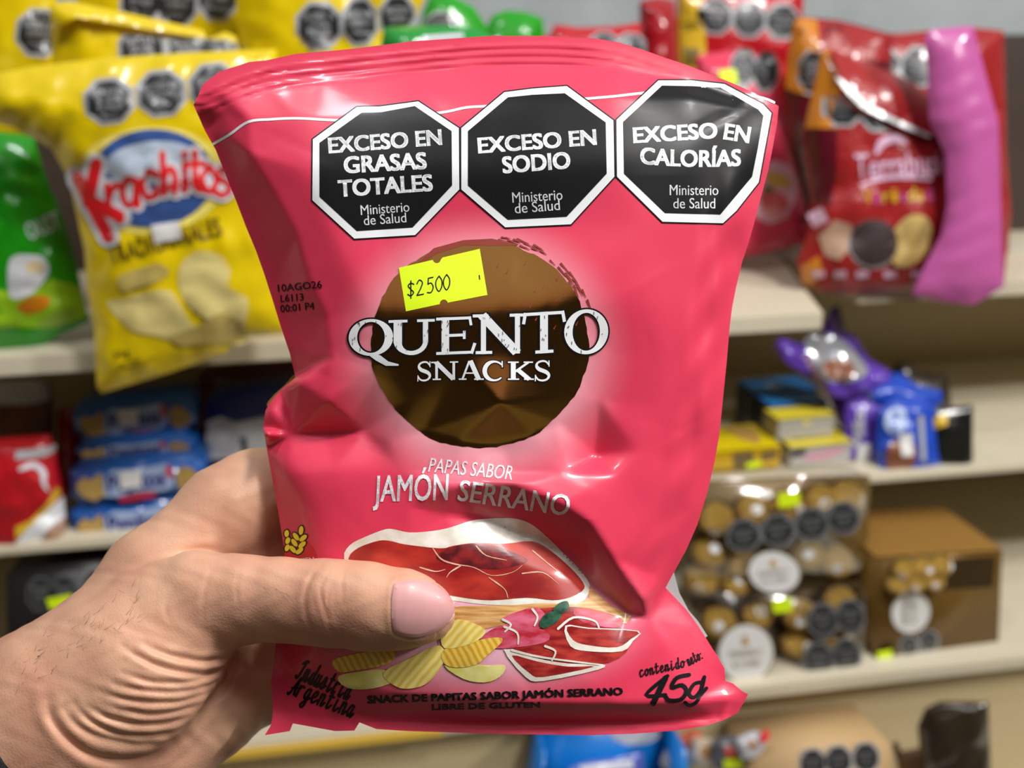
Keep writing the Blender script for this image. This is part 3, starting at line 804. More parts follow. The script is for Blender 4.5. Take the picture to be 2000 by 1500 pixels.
bd('picture_meat', P(smooth_line([(852,1086),(890,1066),(950,1063),(985,1072),(1030,1092),(1012,1104),(960,1112),(905,1104),(870,1100)], 3, True)), 2.6, A_dark, pic)
veins = []
for l in ([(845,1070),(862,1092),(890,1102),(925,1108),(960,1124),(1000,1118),(1020,1104)],[(900,1105),(880,1117),(872,1128)],[(955,1128),(985,1150),(992,1168)],
          [(820,1108),(850,1116),(870,1112)],[(1020,1120),(1060,1118),(1090,1140)],[(1040,1075),(1070,1100),(1100,1124)],[(930,1066),(950,1085),(990,1094)]):
    veins += stroke(smooth_line(l, 4), [2.2, 3.2, 1.8, 1.4, .7])
bd('picture_veins', PP(veins), 3.1, art_mat('art_vein', (214, 150, 120), (232, 200, 176), 4), pic)
for poly, m, lay in (([(650,1290),(700,1276),(770,1268),(760,1296),(690,1310),(662,1312)], A_chip2, 2),([(662,1320),(700,1312),(750,1308),(768,1330),(732,1344),(690,1346),(666,1336)], A_chip3, 2.4),
   ([(748,1314),(800,1286),(838,1266),(862,1262),(870,1284),(855,1312),(832,1336),(800,1345),(772,1340)], A_chip, 3),([(868,1300),(905,1294),(950,1300),(987,1300),(976,1322),(946,1333),(905,1326)], A_chip3, 2.4),
   ([(868,1268),(930,1251),(974,1245),(980,1254),(954,1278),(930,1298),(890,1304),(866,1294)], A_chip2, 3.6),([(862,1242),(880,1216),(905,1210),(948,1230),(934,1250),(904,1262),(868,1266)], A_chip, 4.2)):
    bd('picture_crisp', P(smooth_line(poly, 3, True)), lay, m, pic)
for poly, m, lay in (([(1010,1200),(1080,1186),(1150,1188),(1215,1208),(1212,1226),(1230,1262),(1190,1294),(1100,1296),(1040,1280),(1000,1262),(1040,1240)], A_roll2, 2),
   ([(982,1206),(1050,1186),(1064,1224),(986,1234),(990,1217)], A_roll, 2.6),([(938,1248),(985,1220),(1060,1230),(1072,1250),(1030,1262),(965,1266)], A_roll, 3),
   ([(1104,1222),(1150,1226),(1247,1232),(1236,1252),(1215,1272),(1150,1272),(1114,1262)], A_fat, 3.2),([(1108,1224),(1150,1228),(1244,1233),(1232,1248),(1205,1264),(1150,1260),(1120,1250)], A_roll2, 3.8),
   ([(984,1268),(1040,1284),(1110,1296),(1176,1297),(1168,1308),(1062,1330),(1026,1322)], A_fat, 2.8),([(1000,1280),(1050,1292),(1110,1302),(1160,1302),(1062,1322),(1034,1314)], A_roll2, 3.3),
   ([(1120,1192),(1170,1196),(1216,1212),(1200,1226),(1140,1216)], A_roll, 2.7)):
    bd('picture_ham', P(smooth_line(poly, 3, True)), lay, m, pic)
fat = []
for l in ([(982,1210),(998,1220),(986,1234)],[(985,1224),(1010,1236),(1012,1258)],[(1000,1270),(1060,1284),(1170,1298)],[(1065,1262),(1085,1272),(1078,1290)],[(1090,1228),(1120,1206),(1160,1212),(1170,1226)],[(1040,1190),(1050,1205),(1044,1222)]):
    fat += stroke(smooth_line(l, 4), [5, 4, 3])
bd('picture_fat', PP(fat), 4.2, A_fat, pic)
bd('picture_leaf', PP([smooth_line(q, 3, True) for q in ([(1053,1218),(1062,1202),(1080,1194),(1097,1200),(1086,1216),(1062,1227)],[(1080,1192),(1092,1178),(1108,1174),(1111,1188),(1098,1198)])]), 5, A_leaf, pic)

# ------------------------------------------------------------------ the hand that grips the bag
# joints as (x px, y px, height above the bag plane in px, radius px)
def smin(a, b, k):
    h = np.clip(0.5+0.5*(b-a)/k, 0, 1)
    return b+(a-b)*h-k*h*(1-h)

HX = (-330, 960); HY = (800, 1700); HZ = (-330, 270); HS = 6.0
_gx = np.arange(HX[0], HX[1], HS, dtype=np.float32); _gy = np.arange(HY[0], HY[1], HS, dtype=np.float32); _gz = np.arange(HZ[0], HZ[1], HS, dtype=np.float32)

def chain(js, k, zs=1.0):
    """tapering limb through the joints, blended with radius k"""
    X, Y, Z = np.meshgrid(_gx, _gy, _gz, indexing='ij', sparse=True)
    out = None
    for (ax, ay, az, ar), (bx, by, bz, br) in zip(js[:-1], js[1:]):
        dx, dy, dz = bx-ax, by-ay, (bz-az)
        L = dx*dx+dy*dy+dz*dz
        t = np.clip(((X-ax)*dx+(Y-ay)*dy+(Z-az)*dz)/L, 0, 1)
        d = np.sqrt((X-ax-t*dx)**2+(Y-ay-t*dy)**2+((Z-az-t*dz)*zs)**2)-(ar+t*(br-ar))
        out = d if out is None else smin(out, d, k)
    return out.astype(np.float32)

thumb = chain([(300,1232,8,124),(395,1180,42,103),(470,1171,70,85),(560,1172,94,80),(640,1178,112,84),(720,1184,124,84),(790,1190,128,76),(834,1196,126,57)], 22, 1.12)
mount = chain([(330,1235,0,122),(262,1300,-8,146),(215,1342,-12,148),(120,1400,-20,168)], 60)
arm = chain([(190,1345,-30,150),(60,1440,-40,170),(-150,1600,-60,196),(-300,1715,-70,215)], 60)
index = chain([(170,1290,-60,104),(300,1135,-90,98),(440,1005,-128,92),(500,966,-150,82),(640,915,-214,62),(760,930,-236,56),(880,985,-226,47)], 30)
middle = chain([(200,1330,-90,100),(380,1180,-150,90),(500,1110,-176,76),(660,1070,-226,62),(800,1080,-244,56),(920,1120,-236,46)], 26)
ringf = chain([(210,1370,-90,100),(380,1280,-150,90),(490,1240,-166,74),(640,1215,-216,60),(770,1222,-234,53),(880,1250,-228,44)], 26)
pinky = chain([(200,1420,-90,104),(330,1400,-112,96),(430,1372,-126,86),(510,1350,-160,62),(630,1330,-206,52),(730,1330,-222,46),(810,1345,-216,38)], 26)
heel = chain([(120,1440,-50,150),(250,1490,-80,122),(390,1400,-96,98)], 40)
V0 = smin(thumb, mount, 26)
V1 = smin(smin(index, middle, 30), smin(ringf, smin(pinky, heel, 30), 30), 30)
V1 = smin(V1, arm, 60)
VOL = smin(V0, V1, 16)
VOL = smin(VOL, smin(arm, mount, 70), 30)
del thumb, mount, arm, index, middle, ringf, pinky, heel, V0, V1

def surface_nets(f):
    nx, ny, nz = f.shape
    s = f < 0
    c = [(i, j, k) for i in (0, 1) for j in (0, 1) for k in (0, 1)]
    cnt = sum(s[i:nx-1+i, j:ny-1+j, k:nz-1+k].astype(np.int8) for i, j, k in c)
    act = (cnt > 0) & (cnt < 8)
    I = np.argwhere(act)
    idx = -np.ones(act.shape, np.int64); idx[act] = np.arange(len(I))
    acc = np.zeros((len(I), 3)); n = np.zeros(len(I))
    val = {q: f[I[:, 0]+q[0], I[:, 1]+q[1], I[:, 2]+q[2]] for q in c}
    for q in c:
        for ax in range(3):
            if q[ax] == 0:
                r = list(q); r[ax] = 1; r = tuple(r)
                a, b = val[q], val[r]; m = (a < 0) != (b < 0)
                t = np.where(m, a/np.where(m, a-b, 1), 0)
                pt = np.array(q, float)+t[:, None]*(np.array(r)-np.array(q))
                acc[m] += pt[m]; n[m] += 1
    Vt = I+acc/n[:, None]
    faces = []
    for ax in range(3):
        b, d = [(1, 2), (2, 0), (0, 1)][ax]
        lo = [slice(None)]*3; hi = [slice(None)]*3
        lo[ax] = slice(0, -1); hi[ax] = slice(1, None)
        e = s[tuple(lo)] != s[tuple(hi)]; sg = s[tuple(lo)]
        E = np.argwhere(e)
        ok = (E[:, b] > 0) & (E[:, d] > 0) & (E[:, b] < f.shape[b]-1) & (E[:, d] < f.shape[d]-1)
        E = E[ok]
        def cell(ob, od):
            q = E.copy(); q[:, b] += ob; q[:, d] += od
            return idx[q[:, 0], q[:, 1], q[:, 2]]
        Q = np.stack([cell(-1, -1), cell(0, -1), cell(0, 0), cell(-1, 0)], 1)
        flip = ~sg[E[:, 0], E[:, 1], E[:, 2]]
        Q[flip] = Q[flip][:, ::-1]
        faces.append(Q)
    return Vt, np.vstack(faces)

def loop_smooth(Vt, Fq, it):
    for _ in range(it):
        acc = np.zeros_like(Vt); n = np.zeros(len(Vt))
        for a in range(4):
            for b in ((a+1) % 4, (a+3) % 4):
                np.add.at(acc, Fq[:, a], Vt[Fq[:, b]]); np.add.at(n, Fq[:, a], 1)
        Vt = 0.5*Vt+0.5*acc/n[:, None]
    return Vt

HV, HF = surface_nets(VOL)
HV = HV*HS+np.array([HX[0], HY[0], HZ[0]])
HV = loop_smooth(HV, HF, 3)

def subdivide(Vt, Fq):
    """one round of quad splitting with smoothing"""
    n = len(Vt)
    fc = Vt[Fq].mean(1)
    ed = np.sort(np.vstack([np.stack([Fq[:, a], Fq[:, (a+1) % 4]], 1) for a in range(4)]), 1)
    ue, inv = np.unique(ed, axis=0, return_inverse=True)
    inv = inv.reshape(4, -1)
    em = Vt[ue].mean(1)
    m = len(Fq)
    W = np.vstack([Vt, em, fc]); eo = n; fo = n+len(ue)
    Q = [np.stack([Fq[:, a], eo+inv[a], fo+np.arange(m), eo+inv[(a+3) % 4]], 1) for a in range(4)]
    Q = np.vstack(Q)
    return loop_smooth(W, Q, 1), Q

# only the side turned to the viewer needs the fine skin
HV, HF = subdivide(HV, HF)

def vnormals(Vt, Fq):
    n = np.cross(Vt[Fq[:, 2]]-Vt[Fq[:, 0]], Vt[Fq[:, 3]]-Vt[Fq[:, 1]])
    o = np.zeros_like(Vt)
    for a in range(4): np.add.at(o, Fq[:, a], n)
    return o/np.maximum(np.linalg.norm(o, axis=1, keepdims=True), 1e-9)
HN = vnormals(HV, HF)

FOLDS = [  # creases of the ball of the thumb and of the knuckle: line, depth px, width px
 ([(471,1276),(435,1288),(390,1291),(330,1279),(285,1258)], 7, 6),
 ([(468,1282),(420,1311),(375,1316),(315,1303),(270,1282),(240,1262)], 8, 6),
 ([(462,1290),(435,1309),(375,1331),(300,1333),(240,1315)], 7, 6),
 ([(455,1302),(405,1338),(345,1351),(270,1347),(225,1336)], 7, 6),
 ([(430,1340),(360,1368),(300,1372),(240,1366),(195,1350)], 7, 6),
 ([(410,1366),(345,1389),(285,1395),(225,1383)], 7, 6),
 ([(385,1390),(330,1411),(270,1414),(210,1402),(170,1380)], 8, 6),
 ([(365,1415),(315,1435),(240,1435),(180,1411),(144,1374)], 8, 6),
 ([(335,1448),(270,1453),(195,1440),(150,1416),(125,1385)], 6, 7),
 ([(474,1272),(448,1318),(420,1358),(380,1412),(340,1452),(300,1478),(240,1487),(180,1477),(135,1447),(105,1410),(92,1366)], 13, 9),
 ([(626,1104),(606,1130),(596,1165),(598,1200),(612,1242)], 3, 5),
 ([(642,1118),(626,1150),(634,1190),(646,1232)], 2.5, 4), ([(673,1108),(668,1140),(670,1180)], 2, 4),
 ([(648,1142),(640,1170),(644,1210)], 2, 3), ([(612,1120),(600,1150)], 2, 4),
 ([(330,1097),(350,1082),(372,1075),(400,1073),(440,1080)], 6, 7),
 ([(420,1100),(400,1150),(395,1210)], 1.6, 5), ([(340,1150),(322,1190),(345,1230)], 1.6, 5), ([(470,1105),(462,1150),(468,1200)], 1.2, 4)]
_front = HN[:, 2] > -0.1
_P2 = HV[:, :2]
_bulge = np.zeros(len(HV))
for line, dep, wid in FOLDS:
    ln = smooth_line(line, 5)
    d = np.full(len(HV), 1e9); d[_front] = seg_dist(_P2[_front], ln)
    L0 = np.array(ln); along = np.minimum(np.hypot(*(_P2-L0[0]).T), np.hypot(*(_P2-L0[-1]).T))
    tap = np.clip(along/45.0, 0.25, 1)
    _bulge += 0.48*tap*(-dep*np.exp(-(d/wid)**2)+0.5*dep*np.exp(-((d-2.1*wid)/(1.3*wid))**2))
# nail bed: a shallow rim round the plate
NAIL = smooth_line([(772,1139),(782,1135),(804,1132),(828,1133),(855,1143),(875,1160),(886,1184),(884,1204),(868,1222),(844,1237),(814,1245),(788,1242),(772,1236),(767,1222),(764,1190),(767,1156)], 4, True)
d = np.full(len(HV), 1e9); d[_front] = seg_dist(_P2[_front], NAIL, True)
_tn = _front & (HV[:, 2] > 100)
_bulge += np.where(_tn & (_P2[:, 0] < 850), 1.5*np.exp(-((d-6)/6.0)**2), 0)
# fine goose-flesh unevenness
_bulge += 0.7*np.sin(HV[:, 0]/11.0+np.sin(HV[:, 1]/17.0)*2)*np.sin(HV[:, 1]/13.0+HV[:, 2]/19.0)
_bulge += 2.0*np.sin(HV[:, 0]/47.0+1)*np.sin(HV[:, 1]/39.0+HV[:, 0]/70.0)
HV = HV+HN*_bulge[:, None]

def skin_mat():
    m = bpy.data.materials.new('skin'); m.use_nodes = True
    nt, b = nodes_of(m)
    b.inputs['Roughness'].default_value = 0.46
    b.inputs['Specular IOR Level'].default_value = 0.35
    b.inputs['Subsurface Weight'].default_value = 0.18
    b.inputs['Subsurface Radius'].default_value = (1.0, 0.35, 0.2)
    b.inputs['Subsurface Scale'].default_value = 0.003
    tc = nt.nodes.new('ShaderNodeTexCoord')
    n1 = nt.nodes.new('ShaderNodeTexNoise'); n1.inputs['Scale'].default_value = 45; n1.inputs['Detail'].default_value = 5
    rp = nt.nodes.new('ShaderNodeValToRGB'); e = rp.color_ramp.elements
    e[0].position = .32; e[0].color = (*srgb(203, 149, 124), 1); e[1].position = .68; e[1].color = (*srgb(221, 177, 146), 1)
    nt.links.new(tc.outputs['Object'], n1.inputs['Vector']); nt.links.new(n1.outputs['Fac'], rp.inputs[0])
    n0 = nt.nodes.new('ShaderNodeTexNoise'); n0.inputs['Scale'].default_value = 26; n0.inputs['Detail'].default_value = 3
    mr = nt.nodes.new('ShaderNodeMapRange'); mr.inputs['From Min'].default_value = .45; mr.inputs['From Max'].default_value = .75; mr.inputs['To Max'].default_value = .55
    mx = nt.nodes.new('ShaderNodeMix'); mx.data_type = 'RGBA'; mx.inputs[7].default_value = (*srgb(186, 126, 108), 1)
    nt.links.new(tc.outputs['Object'], n0.inputs['Vector']); nt.links.new(n0.outputs['Fac'], mr.inputs['Value']); nt.links.new(mr.outputs[0], mx.inputs[0])
    nt.links.new(rp.outputs[0], mx.inputs[6]); nt.links.new(mx.outputs[2], b.inputs['Base Color'])
    n2 = nt.nodes.new('ShaderNodeTexVoronoi'); n2.inputs['Scale'].default_value = 1500
    n3 = nt.nodes.new('ShaderNodeTexNoise'); n3.inputs['Scale'].default_value = 500; n3.inputs['Detail'].default_value = 4
    ad = nt.nodes.new('ShaderNodeMath'); ad.operation = 'ADD'
    nt.links.new(tc.outputs['Object'], n2.inputs['Vector']); nt.links.new(tc.outputs['Object'], n3.inputs['Vector'])
    nt.links.new(n2.outputs['Distance'], ad.inputs[0]); nt.links.new(n3.outputs['Fac'], ad.inputs[1])
    bp = nt.nodes.new('ShaderNodeBump'); bp.inputs['Strength'].default_value = .1; bp.inputs['Distance'].default_value = .0006
    nt.links.new(ad.outputs[0], bp.inputs['Height']); nt.links.new(bp.outputs[0], b.inputs['Normal'])
    return m
M_skin = skin_mat()
def hand_pts(V3): return BF.pts(V3[:, 0], V3[:, 1], V3[:, 2]*PX)
person = mesh('person', hand_pts(HV), HF, M_skin, None, True)
person.matrix_world = BF.mat()
tag(person, "left hand and forearm reaching in from the lower left, thumb pressed on the pink bag", 'person')

# front surface of the hand as a height map, for the nail and the hairs
_s = VOL < 0
_top = VOL.shape[2]-1-np.argmax(_s[:, :, ::-1], 2)
_any = _s.any(2)
_i, _j = np.meshgrid(np.arange(len(_gx)), np.arange(len(_gy)), indexing='ij')
_t1 = np.clip(_top+1, 0, len(_gz)-1)
_f0, _f1 = VOL[_i, _j, _top], VOL[_i, _j, _t1]
ZTOP = np.where(_any, HZ[0]+HS*(_top+np.clip(_f0/np.where(_f0-_f1 == 0, -1, _f0-_f1), 0, 1)), -200.0)
del VOL
def z_hand(Pn):
    u = np.clip((Pn[:, 0]-HX[0])/HS, 0, len(_gx)-1.01); v = np.clip((Pn[:, 1]-HY[0])/HS, 0, len(_gy)-1.01)
    i, j = u.astype(int), v.astype(int); a, b = u-i, v-j
    return ZTOP[i, j]*(1-a)*(1-b)+ZTOP[i+1, j]*a*(1-b)+ZTOP[i, j+1]*(1-a)*b+ZTOP[i+1, j+1]*a*b

def nail():
    Vn, Fn = cut(*P(NAIL), 5)
    d = seg_dist(Vn, NAIL, True)
    z = z_hand(Vn)
    # a plate of its own curvature: arched across the thumb, nearly straight along it
    v = (Vn[:, 1]-1190)/56.0; u = (Vn[:, 0]-765)/120.0
    zc = z_hand(np.array([[772.0, 1190.0], [866.0, 1190.0]]))
    plate = zc[0]+(zc[1]-zc[0])*u**1.5 + 5 - 15*v*v
    z = np.maximum(z+1.5, plate)*0.5+0.5*(z+2.5)+np.clip(d, 0, 6)*0.35
    z = np.maximum(z, z_hand(Vn)+0.8)
    A = BF.pts(Vn[:, 0], Vn[:, 1], z*PX)
    m = mat('nail', srgb(212, 156, 156), rough=0.42, coat=0.05, var=0.10, vscale=160)
    o = mesh('thumbnail', A, Fn, m, person, True)
    if sum(p.normal.z*p.area for p in o.data.polygons) < 0: o.data.flip_normals()
    o['label'] = 'smooth pink thumbnail'
    tip = stroke(smooth_line([(856,1142),(877,1160),(887,1186),(882,1207),(862,1225)], 4), [2, 4, 5, 4, 2])
    Vt, Ft = cut(*PP(tip), 5)
    At = BF.pts(Vt[:, 0], Vt[:, 1], (z_hand(Vt)+4.0)*PX)
    e = mesh('nail_edge', At, Ft, mat('nail_edge', srgb(232, 206, 190), rough=.35), o, True)
    if sum(p.normal.z*p.area for p in e.data.polygons) < 0: e.data.flip_normals()
nail()

def hairs():
    rg = random.Random(11); VV, FF = [], []
    def hair(x, y, a, l, bend, w):
        n = 7; pts = []
        for k in range(n):
            t = k/(n-1); aa = a+bend*t
            pts.append((x, y)); x += math.cos(aa)*l/n; y += math.sin(aa)*l/n
        Pn = np.array(pts); z = z_hand(Pn)+np.linspace(0, 5, n)+1
        if z.min() < -150: return
        for k in range(n):
            r = w*(1-.75*k/(n-1)); b = len(VV)
            for q in range(3):
                VV.append((Pn[k, 0]+r*math.cos(q*2.09), Pn[k, 1]+r*math.sin(q*2.09), z[k]+r*math.sin(q*2.09+1)))
            if k:
                for q in range(3): FF.append((b-3+q, b-3+(q+1) % 3, b+(q+1) % 3, b+q))
    for k in range(60):
        t = rg.random(); x = 20+t*250; y = 1275-t*150+rg.uniform(6, 90)
        hair(x, y, rg.uniform(-1.3, -.3), rg.uniform(14, 34), rg.uniform(-.8, .8), rg.uniform(.2, .34))
    for x, y in ((515,1146),(538,1150),(548,1156),(553,1164),(232,1152),(222,1226),(560,1160)):
        hair(x, y, rg.uniform(.2, 1.2), rg.uniform(10, 26), rg.uniform(-.8, .8), .34)
    o = mesh('arm_hair', hand_pts(np.array(VV)), FF, mat('hair', srgb(66, 48, 38), rough=.5), person, True)
    o['kind'] = 'stuff'
hairs()

def sleeve():
    A = np.array([48.0, 1448.0, -39.0]); B = np.array([-330.0, 1738.0, -72.0])
    ax = (B-A)/np.linalg.norm(B-A); u = np.cross(ax, [0, 0, 1.0]); u /= np.linalg.norm(u); w = np.cross(ax, u)
    VV, FF = [], []; N = 48; rings = [(0, 168), (0, 186), (6, 190), (26, 190), (34, 186), (44, 192), (150, 206), (300, 224), (470, 240), (470, 60)]
    for s, r in rings:
        for k in range(N):
            a = 2*math.pi*k/N; rr = r*(1+.012*math.sin(5*a+s/30))
            VV.append(A+ax*s+rr*(math.cos(a)*u+math.sin(a)*w))
    for i in range(len(rings)-1):
        for k in range(N): FF.append((i*N+k, i*N+(k+1) % N, (i+1)*N+(k+1) % N, (i+1)*N+k))
    o = mesh('sleeve', hand_pts(np.array(VV)), FF, mat('black_knit', srgb(28, 27, 30), rough=.9, bump=.6, bscale=900), person, True)
    o['label'] = 'black knitted sleeve cuff'
sleeve()

# ------------------------------------------------------------------ goods on the shelves
def fr(px, py, Y, n=(0, -1, 0.12), up=(0, 0, 1)): return Frame(at_y(px, py, Y), n, up)

def wavy(seed, amp):
    rg = np.random.RandomState(seed)
    k = [(rg.uniform(.02, .12), rg.uniform(0, 6.28), rg.uniform(0, 6.28)) for _ in range(7)]
    def f(Pn):
        s = np.zeros(len(Pn))
        for w, a, ph in k: s += np.sin((Pn[:, 0]*math.cos(a)+Pn[:, 1]*math.sin(a))*w+ph)*(.05/w)**.7
        return amp*(np.abs(s)-.8)
    return f

def stand(out, frame, below=295):
    """let the hidden foot of a bag reach the upper board"""
    res = []
    for x, y in out:
        if y >= below:
            lo, hi = 60.0, 1000.0
            for _ in range(40):
                m = (lo+hi)/2; q = frame.one(x, m)
                z = frame.o[2]+frame.x[2]*q[0]+frame.y[2]*q[1]
                if z > TOP+.001: lo = m
                else: hi = m
            y = lo
        res.append((x, y))
    return res

def pouch(name, label, cat, frame, out, m, T=0.018, wpx=45.0, step=14, seed=1, amp=0.0011, group=None, part='pouch', thick=0.012):
    """puffed bag: front and back film meeting along the sealed outline"""
    root = thing(name, frame, label, cat, group)
    wv = wavy(seed, amp)
    def H(Pn):
        Pn = np.asarray(Pn, float)
        d = seg_dist(Pn, out, True)
        e = 1-np.exp(-d/wpx)
        return T*e + wv(Pn)*np.clip(d/14, 0, 1)
    V, Fc = cut(*P(out), step)
    d = seg_dist(V, out, True)
    hf = H(V)
    A = frame.pts(V[:, 0], V[:, 1], hf)
    B = A.copy(); B[:, 2] -= 0.0004 + (thick+T)*(1-np.exp(-d/wpx))
    n = len(V)
    F2 = [tuple(f) for f in Fc]; F3 = [tuple(n+i for i in f[::-1]) for f in Fc]
    uvs = np.stack([V[:, 0]/2000, 1-V[:, 1]/2000], 1)
    o = mesh(part, np.vstack([A, B]), F2+F3, m, root, True, uv=np.vstack([uvs, uvs]))
    f0 = [p for p in o.data.polygons][:len(F2)]
    if sum(p.normal.z*p.area for p in f0) < 0: o.data.flip_normals()
    return root, H

EPS = 0.0005
def oct_pts(cx, cy, rx, ry, rot=0.0):
    return [(cx+rx*1.08*math.cos(a)*math.cos(rot)-ry*1.08*math.sin(a)*math.sin(rot), cy+rx*1.08*math.cos(a)*math.sin(rot)+ry*1.08*math.sin(a)*math.cos(rot))
            for a in (np.arange(8)+.5)*math.pi/4]

M_seal = mat('seal_print_black', srgb(40, 42, 44), rough=.35, coat=.3)
def seal(root, frame, H, cx, cy, rx, ry=None, rot=0.0, lines=('EXCESO EN', 'SODIO'), clip=None, border=None):
    ry = ry or rx
    def cl(poly):
        if clip is None: return poly
        return clip_poly(poly, clip)
    a = cl(oct_pts(cx, cy, rx, ry, rot))
    if len(a) < 3: return
    s = decal('warning_seal', P(a), frame, H, EPS, border or M_grey, root, 14)
    b = cl(oct_pts(cx, cy, rx*.84, ry*.84, rot))
    if len(b) >= 3: decal('seal_field', P(b), frame, H, EPS*1.8, M_seal, s, 14)
    c, sn = math.cos(rot), math.sin(rot)
    n = len(lines); sh = []
    for k, t in enumerate(list(lines)+['Ministerio']):
        v = ry*(-.28+.34*k) if n < 3 else ry*(-.36+.32*k)
        w = rx*(.66 if k == 0 else (.5 if k < n else .36))
        y = v+ry*.1
        p0 = (cx-w*c-y*sn, cy-w*sn+y*c); p1 = (cx+w*c-y*sn, cy+w*sn+y*c)
        if clip is not None and not all(inside([clip], *q) for q in (p0, p1)): continue
        sh.append(text_px(t, p0, p1, ry*(.24 if k < n else .15), .02 if k < n else 0, 1))
    if sh: decal('seal_lettering', merge(sh), frame, H, EPS*2.6, M_grey, s, 0)
    return s

def clip_poly(poly, clip):
    """Sutherland-Hodgman against a convex clip outline"""
    ar = sum(clip[i][0]*clip[(i+1) % len(clip)][1]-clip[(i+1) % len(clip)][0]*clip[i][1] for i in range(len(clip)))
    s = 1 if ar > 0 else -1; out = list(poly)
    for i in range(len(clip)):
        a, b = clip[i], clip[(i+1) % len(clip)]; inp, out = out, []
        side = lambda p: s*((b[0]-a[0])*(p[1]-a[1])-(b[1]-a[1])*(p[0]-a[0]))
        for j in range(len(inp)):
            p, q = inp[j-1], inp[j]; sp, sq = side(p), side(q)
            if (sp >= 0) != (sq >= 0):
                t = sp/(sp-sq); out.append((p[0]+t*(q[0]-p[0]), p[1]+t*(q[1]-p[1])))
            if sq >= 0: out.append(q)
        if not out: return []
    return out

def lime(root, frame, H, pts, k=2.6, m=None):
    return decal('price_sticker', P(pts), frame, H, EPS*k, m or M_lime, root, 20)

# ---- yellow crisp bags, upper left
M_yellow = film('yellow_film', (226, 198, 6), bump=.15, bscale=70)
fA = fr(300, 430, 0.597, (-.06, -1, .10))
outA = [(-40,150),(60,130),(180,116),(330,105),(470,98),(540,96),(548,300),(545,480),(552,640),(520,652),(470,660),(440,690),(330,728),(250,752),(198,768),(190,756),
        (186,700),(184,640),(170,560),(165,490),(150,420),(135,350),(100,290),(30,250),(-40,230)]
yA, hA = pouch('crisp_bag', 'big yellow crisp bag with a blue oval and red lettering, left of the held bag', 'crisp bag', fA, outA, M_yellow, .020, 60, seed=2, group='yellow crisp bags')
for cx, cy, t in ((213,197,('EXCESO EN','GRASAS','TOTALES')),(315,182,('EXCESO EN','SODIO')),(418,168,('EXCESO EN','CALORIAS'))): seal(yA, fA, hA, cx, cy, 50, 46, -.12, t)
M_oval = mat('oval_blue', srgb(58, 88, 150), rough=.3, coat=.4, var=.25, vscale=40)
M_ovl = mat('oval_pale', srgb(190, 205, 225), rough=.3, coat=.4)
M_redp = film('lettering_red', (214, 30, 36))
M_pale = mat('print_pale', srgb(205, 208, 216), rough=.35, coat=.3)
M_yelp = film('yellow_pale', (240, 224, 110))
lg = decal('brand_oval', P(disc(292, 352, 150, 104, 40, -.08)), fA, hA, EPS, M_yelp, yA, 16, 'blue oval with red lettering')
decal('oval_field', P(disc(296, 348, 122, 96, 40, -.08)), fA, hA, EPS*1.7, M_oval, lg, 16)
decal('oval_pale_patch', P(disc(296, 318, 92, 42, 30, -.1)), fA, hA, EPS*2.3, M_ovl, lg, 16)  # paler oval on the upper part of the blue field
Kst = [[(150,345),(212,462)],[(188,320),(172,395)],[(176,392),(236,424)]]
arcs = [('r',222,388,38),('a',254,376,50),('c',292,362,50),('h',330,352,74),('i',360,346,62),('t',382,346,64),('o',408,352,44),('s',436,358,40)]
LT = {'r': [[(.15,.1),(.25,1)],[(.25,.5),(.5,.12),(.9,.15)]], 'a': [[(.75,.15),(.3,.12),(.1,.55),(.3,.95),(.7,.85),(.78,.15)],[(.78,.15),(.85,1)]],
      'c': [[(.85,.2),(.4,.08),(.1,.5),(.35,.95),(.85,.85)]], 'h': [[(.15,-.35),(.25,1)],[(.22,.5),(.5,.15),(.75,.35),(.8,1)]], 'i': [[(.5,.1),(.5,1)],[(.5,-.25),(.5,-.15)]],
      't': [[(.45,-.3),(.5,.8),(.8,.98)],[(.1,.12),(.9,.1)]], 'o': [[(.5,.1),(.12,.5),(.5,.95),(.88,.5),(.5,.1)]], 's': [[(.85,.2),(.4,.08),(.15,.3),(.8,.65),(.5,.95),(.1,.85)]]}
wd = []
for ch, cx, cy, s in arcs:
    for l in LT[ch]: wd.append([(cx-19+40*u, cy-32+58*v) for u, v in l])
wdp = [smooth_line(l, 4) if len(l) > 2 else l for l in wd]
decal('lettering_edge', PP(sum([stroke(l, 44) for l in Kst]+[stroke(l, 27) for l in wdp], [])), fA, hA, EPS*3, M_pale, lg, 16)
decal('lettering', PP(sum([stroke(l, 24) for l in Kst]+[stroke(l, 12) for l in wdp], [])), fA, hA, EPS*3.8, M_redp, lg, 16)
decal('sub_lettering', merge([text_px('snacks', (298, 380), (388, 362), 22, .03, 2)]), fA, hA, EPS*3.6, M_redp, lg, 0)
M_brown = mat('print_brown', srgb(110, 88, 10), rough=.4)
decal('flavour_lettering', merge([text_px('TRADICIONALES', (216, 516), (436, 458), 36, .02, 2)]), fA, hA, EPS*2, M_brown, yA, 0)
decal('white_sticker', P([(294,440),(348,432),(356,465),(302,476)]), fA, hA, EPS*3, M_paper, yA, 20)
M_cr = film('crisp_print', (222, 206, 132), rough=.45); M_cr2 = film('crisp_print_dark', (186, 166, 92), rough=.45)
for poly, m in (([(232,540),(290,520),(312,516),(330,532),(300,552),(250,568),(236,566)], M_cr2),([(352,520),(370,500),(392,490),(430,500),(450,530),(446,562),(484,585),(478,640),(480,668),(450,672),(430,640),(370,600),(350,560)], M_cr),
                ([(208,592),(240,584),(290,570),(330,568),(350,592),(372,630),(410,660),(390,672),(340,665),(300,655),(256,644)], M_cr),([(330,660),(380,640),(440,610),(484,665),(400,672),(360,676)], M_cr2)):
    decal('crisp_print', P(smooth_line(poly, 3, True)), fA, hA, EPS*(1.5 if m is M_cr else 2), m, yA, 16)
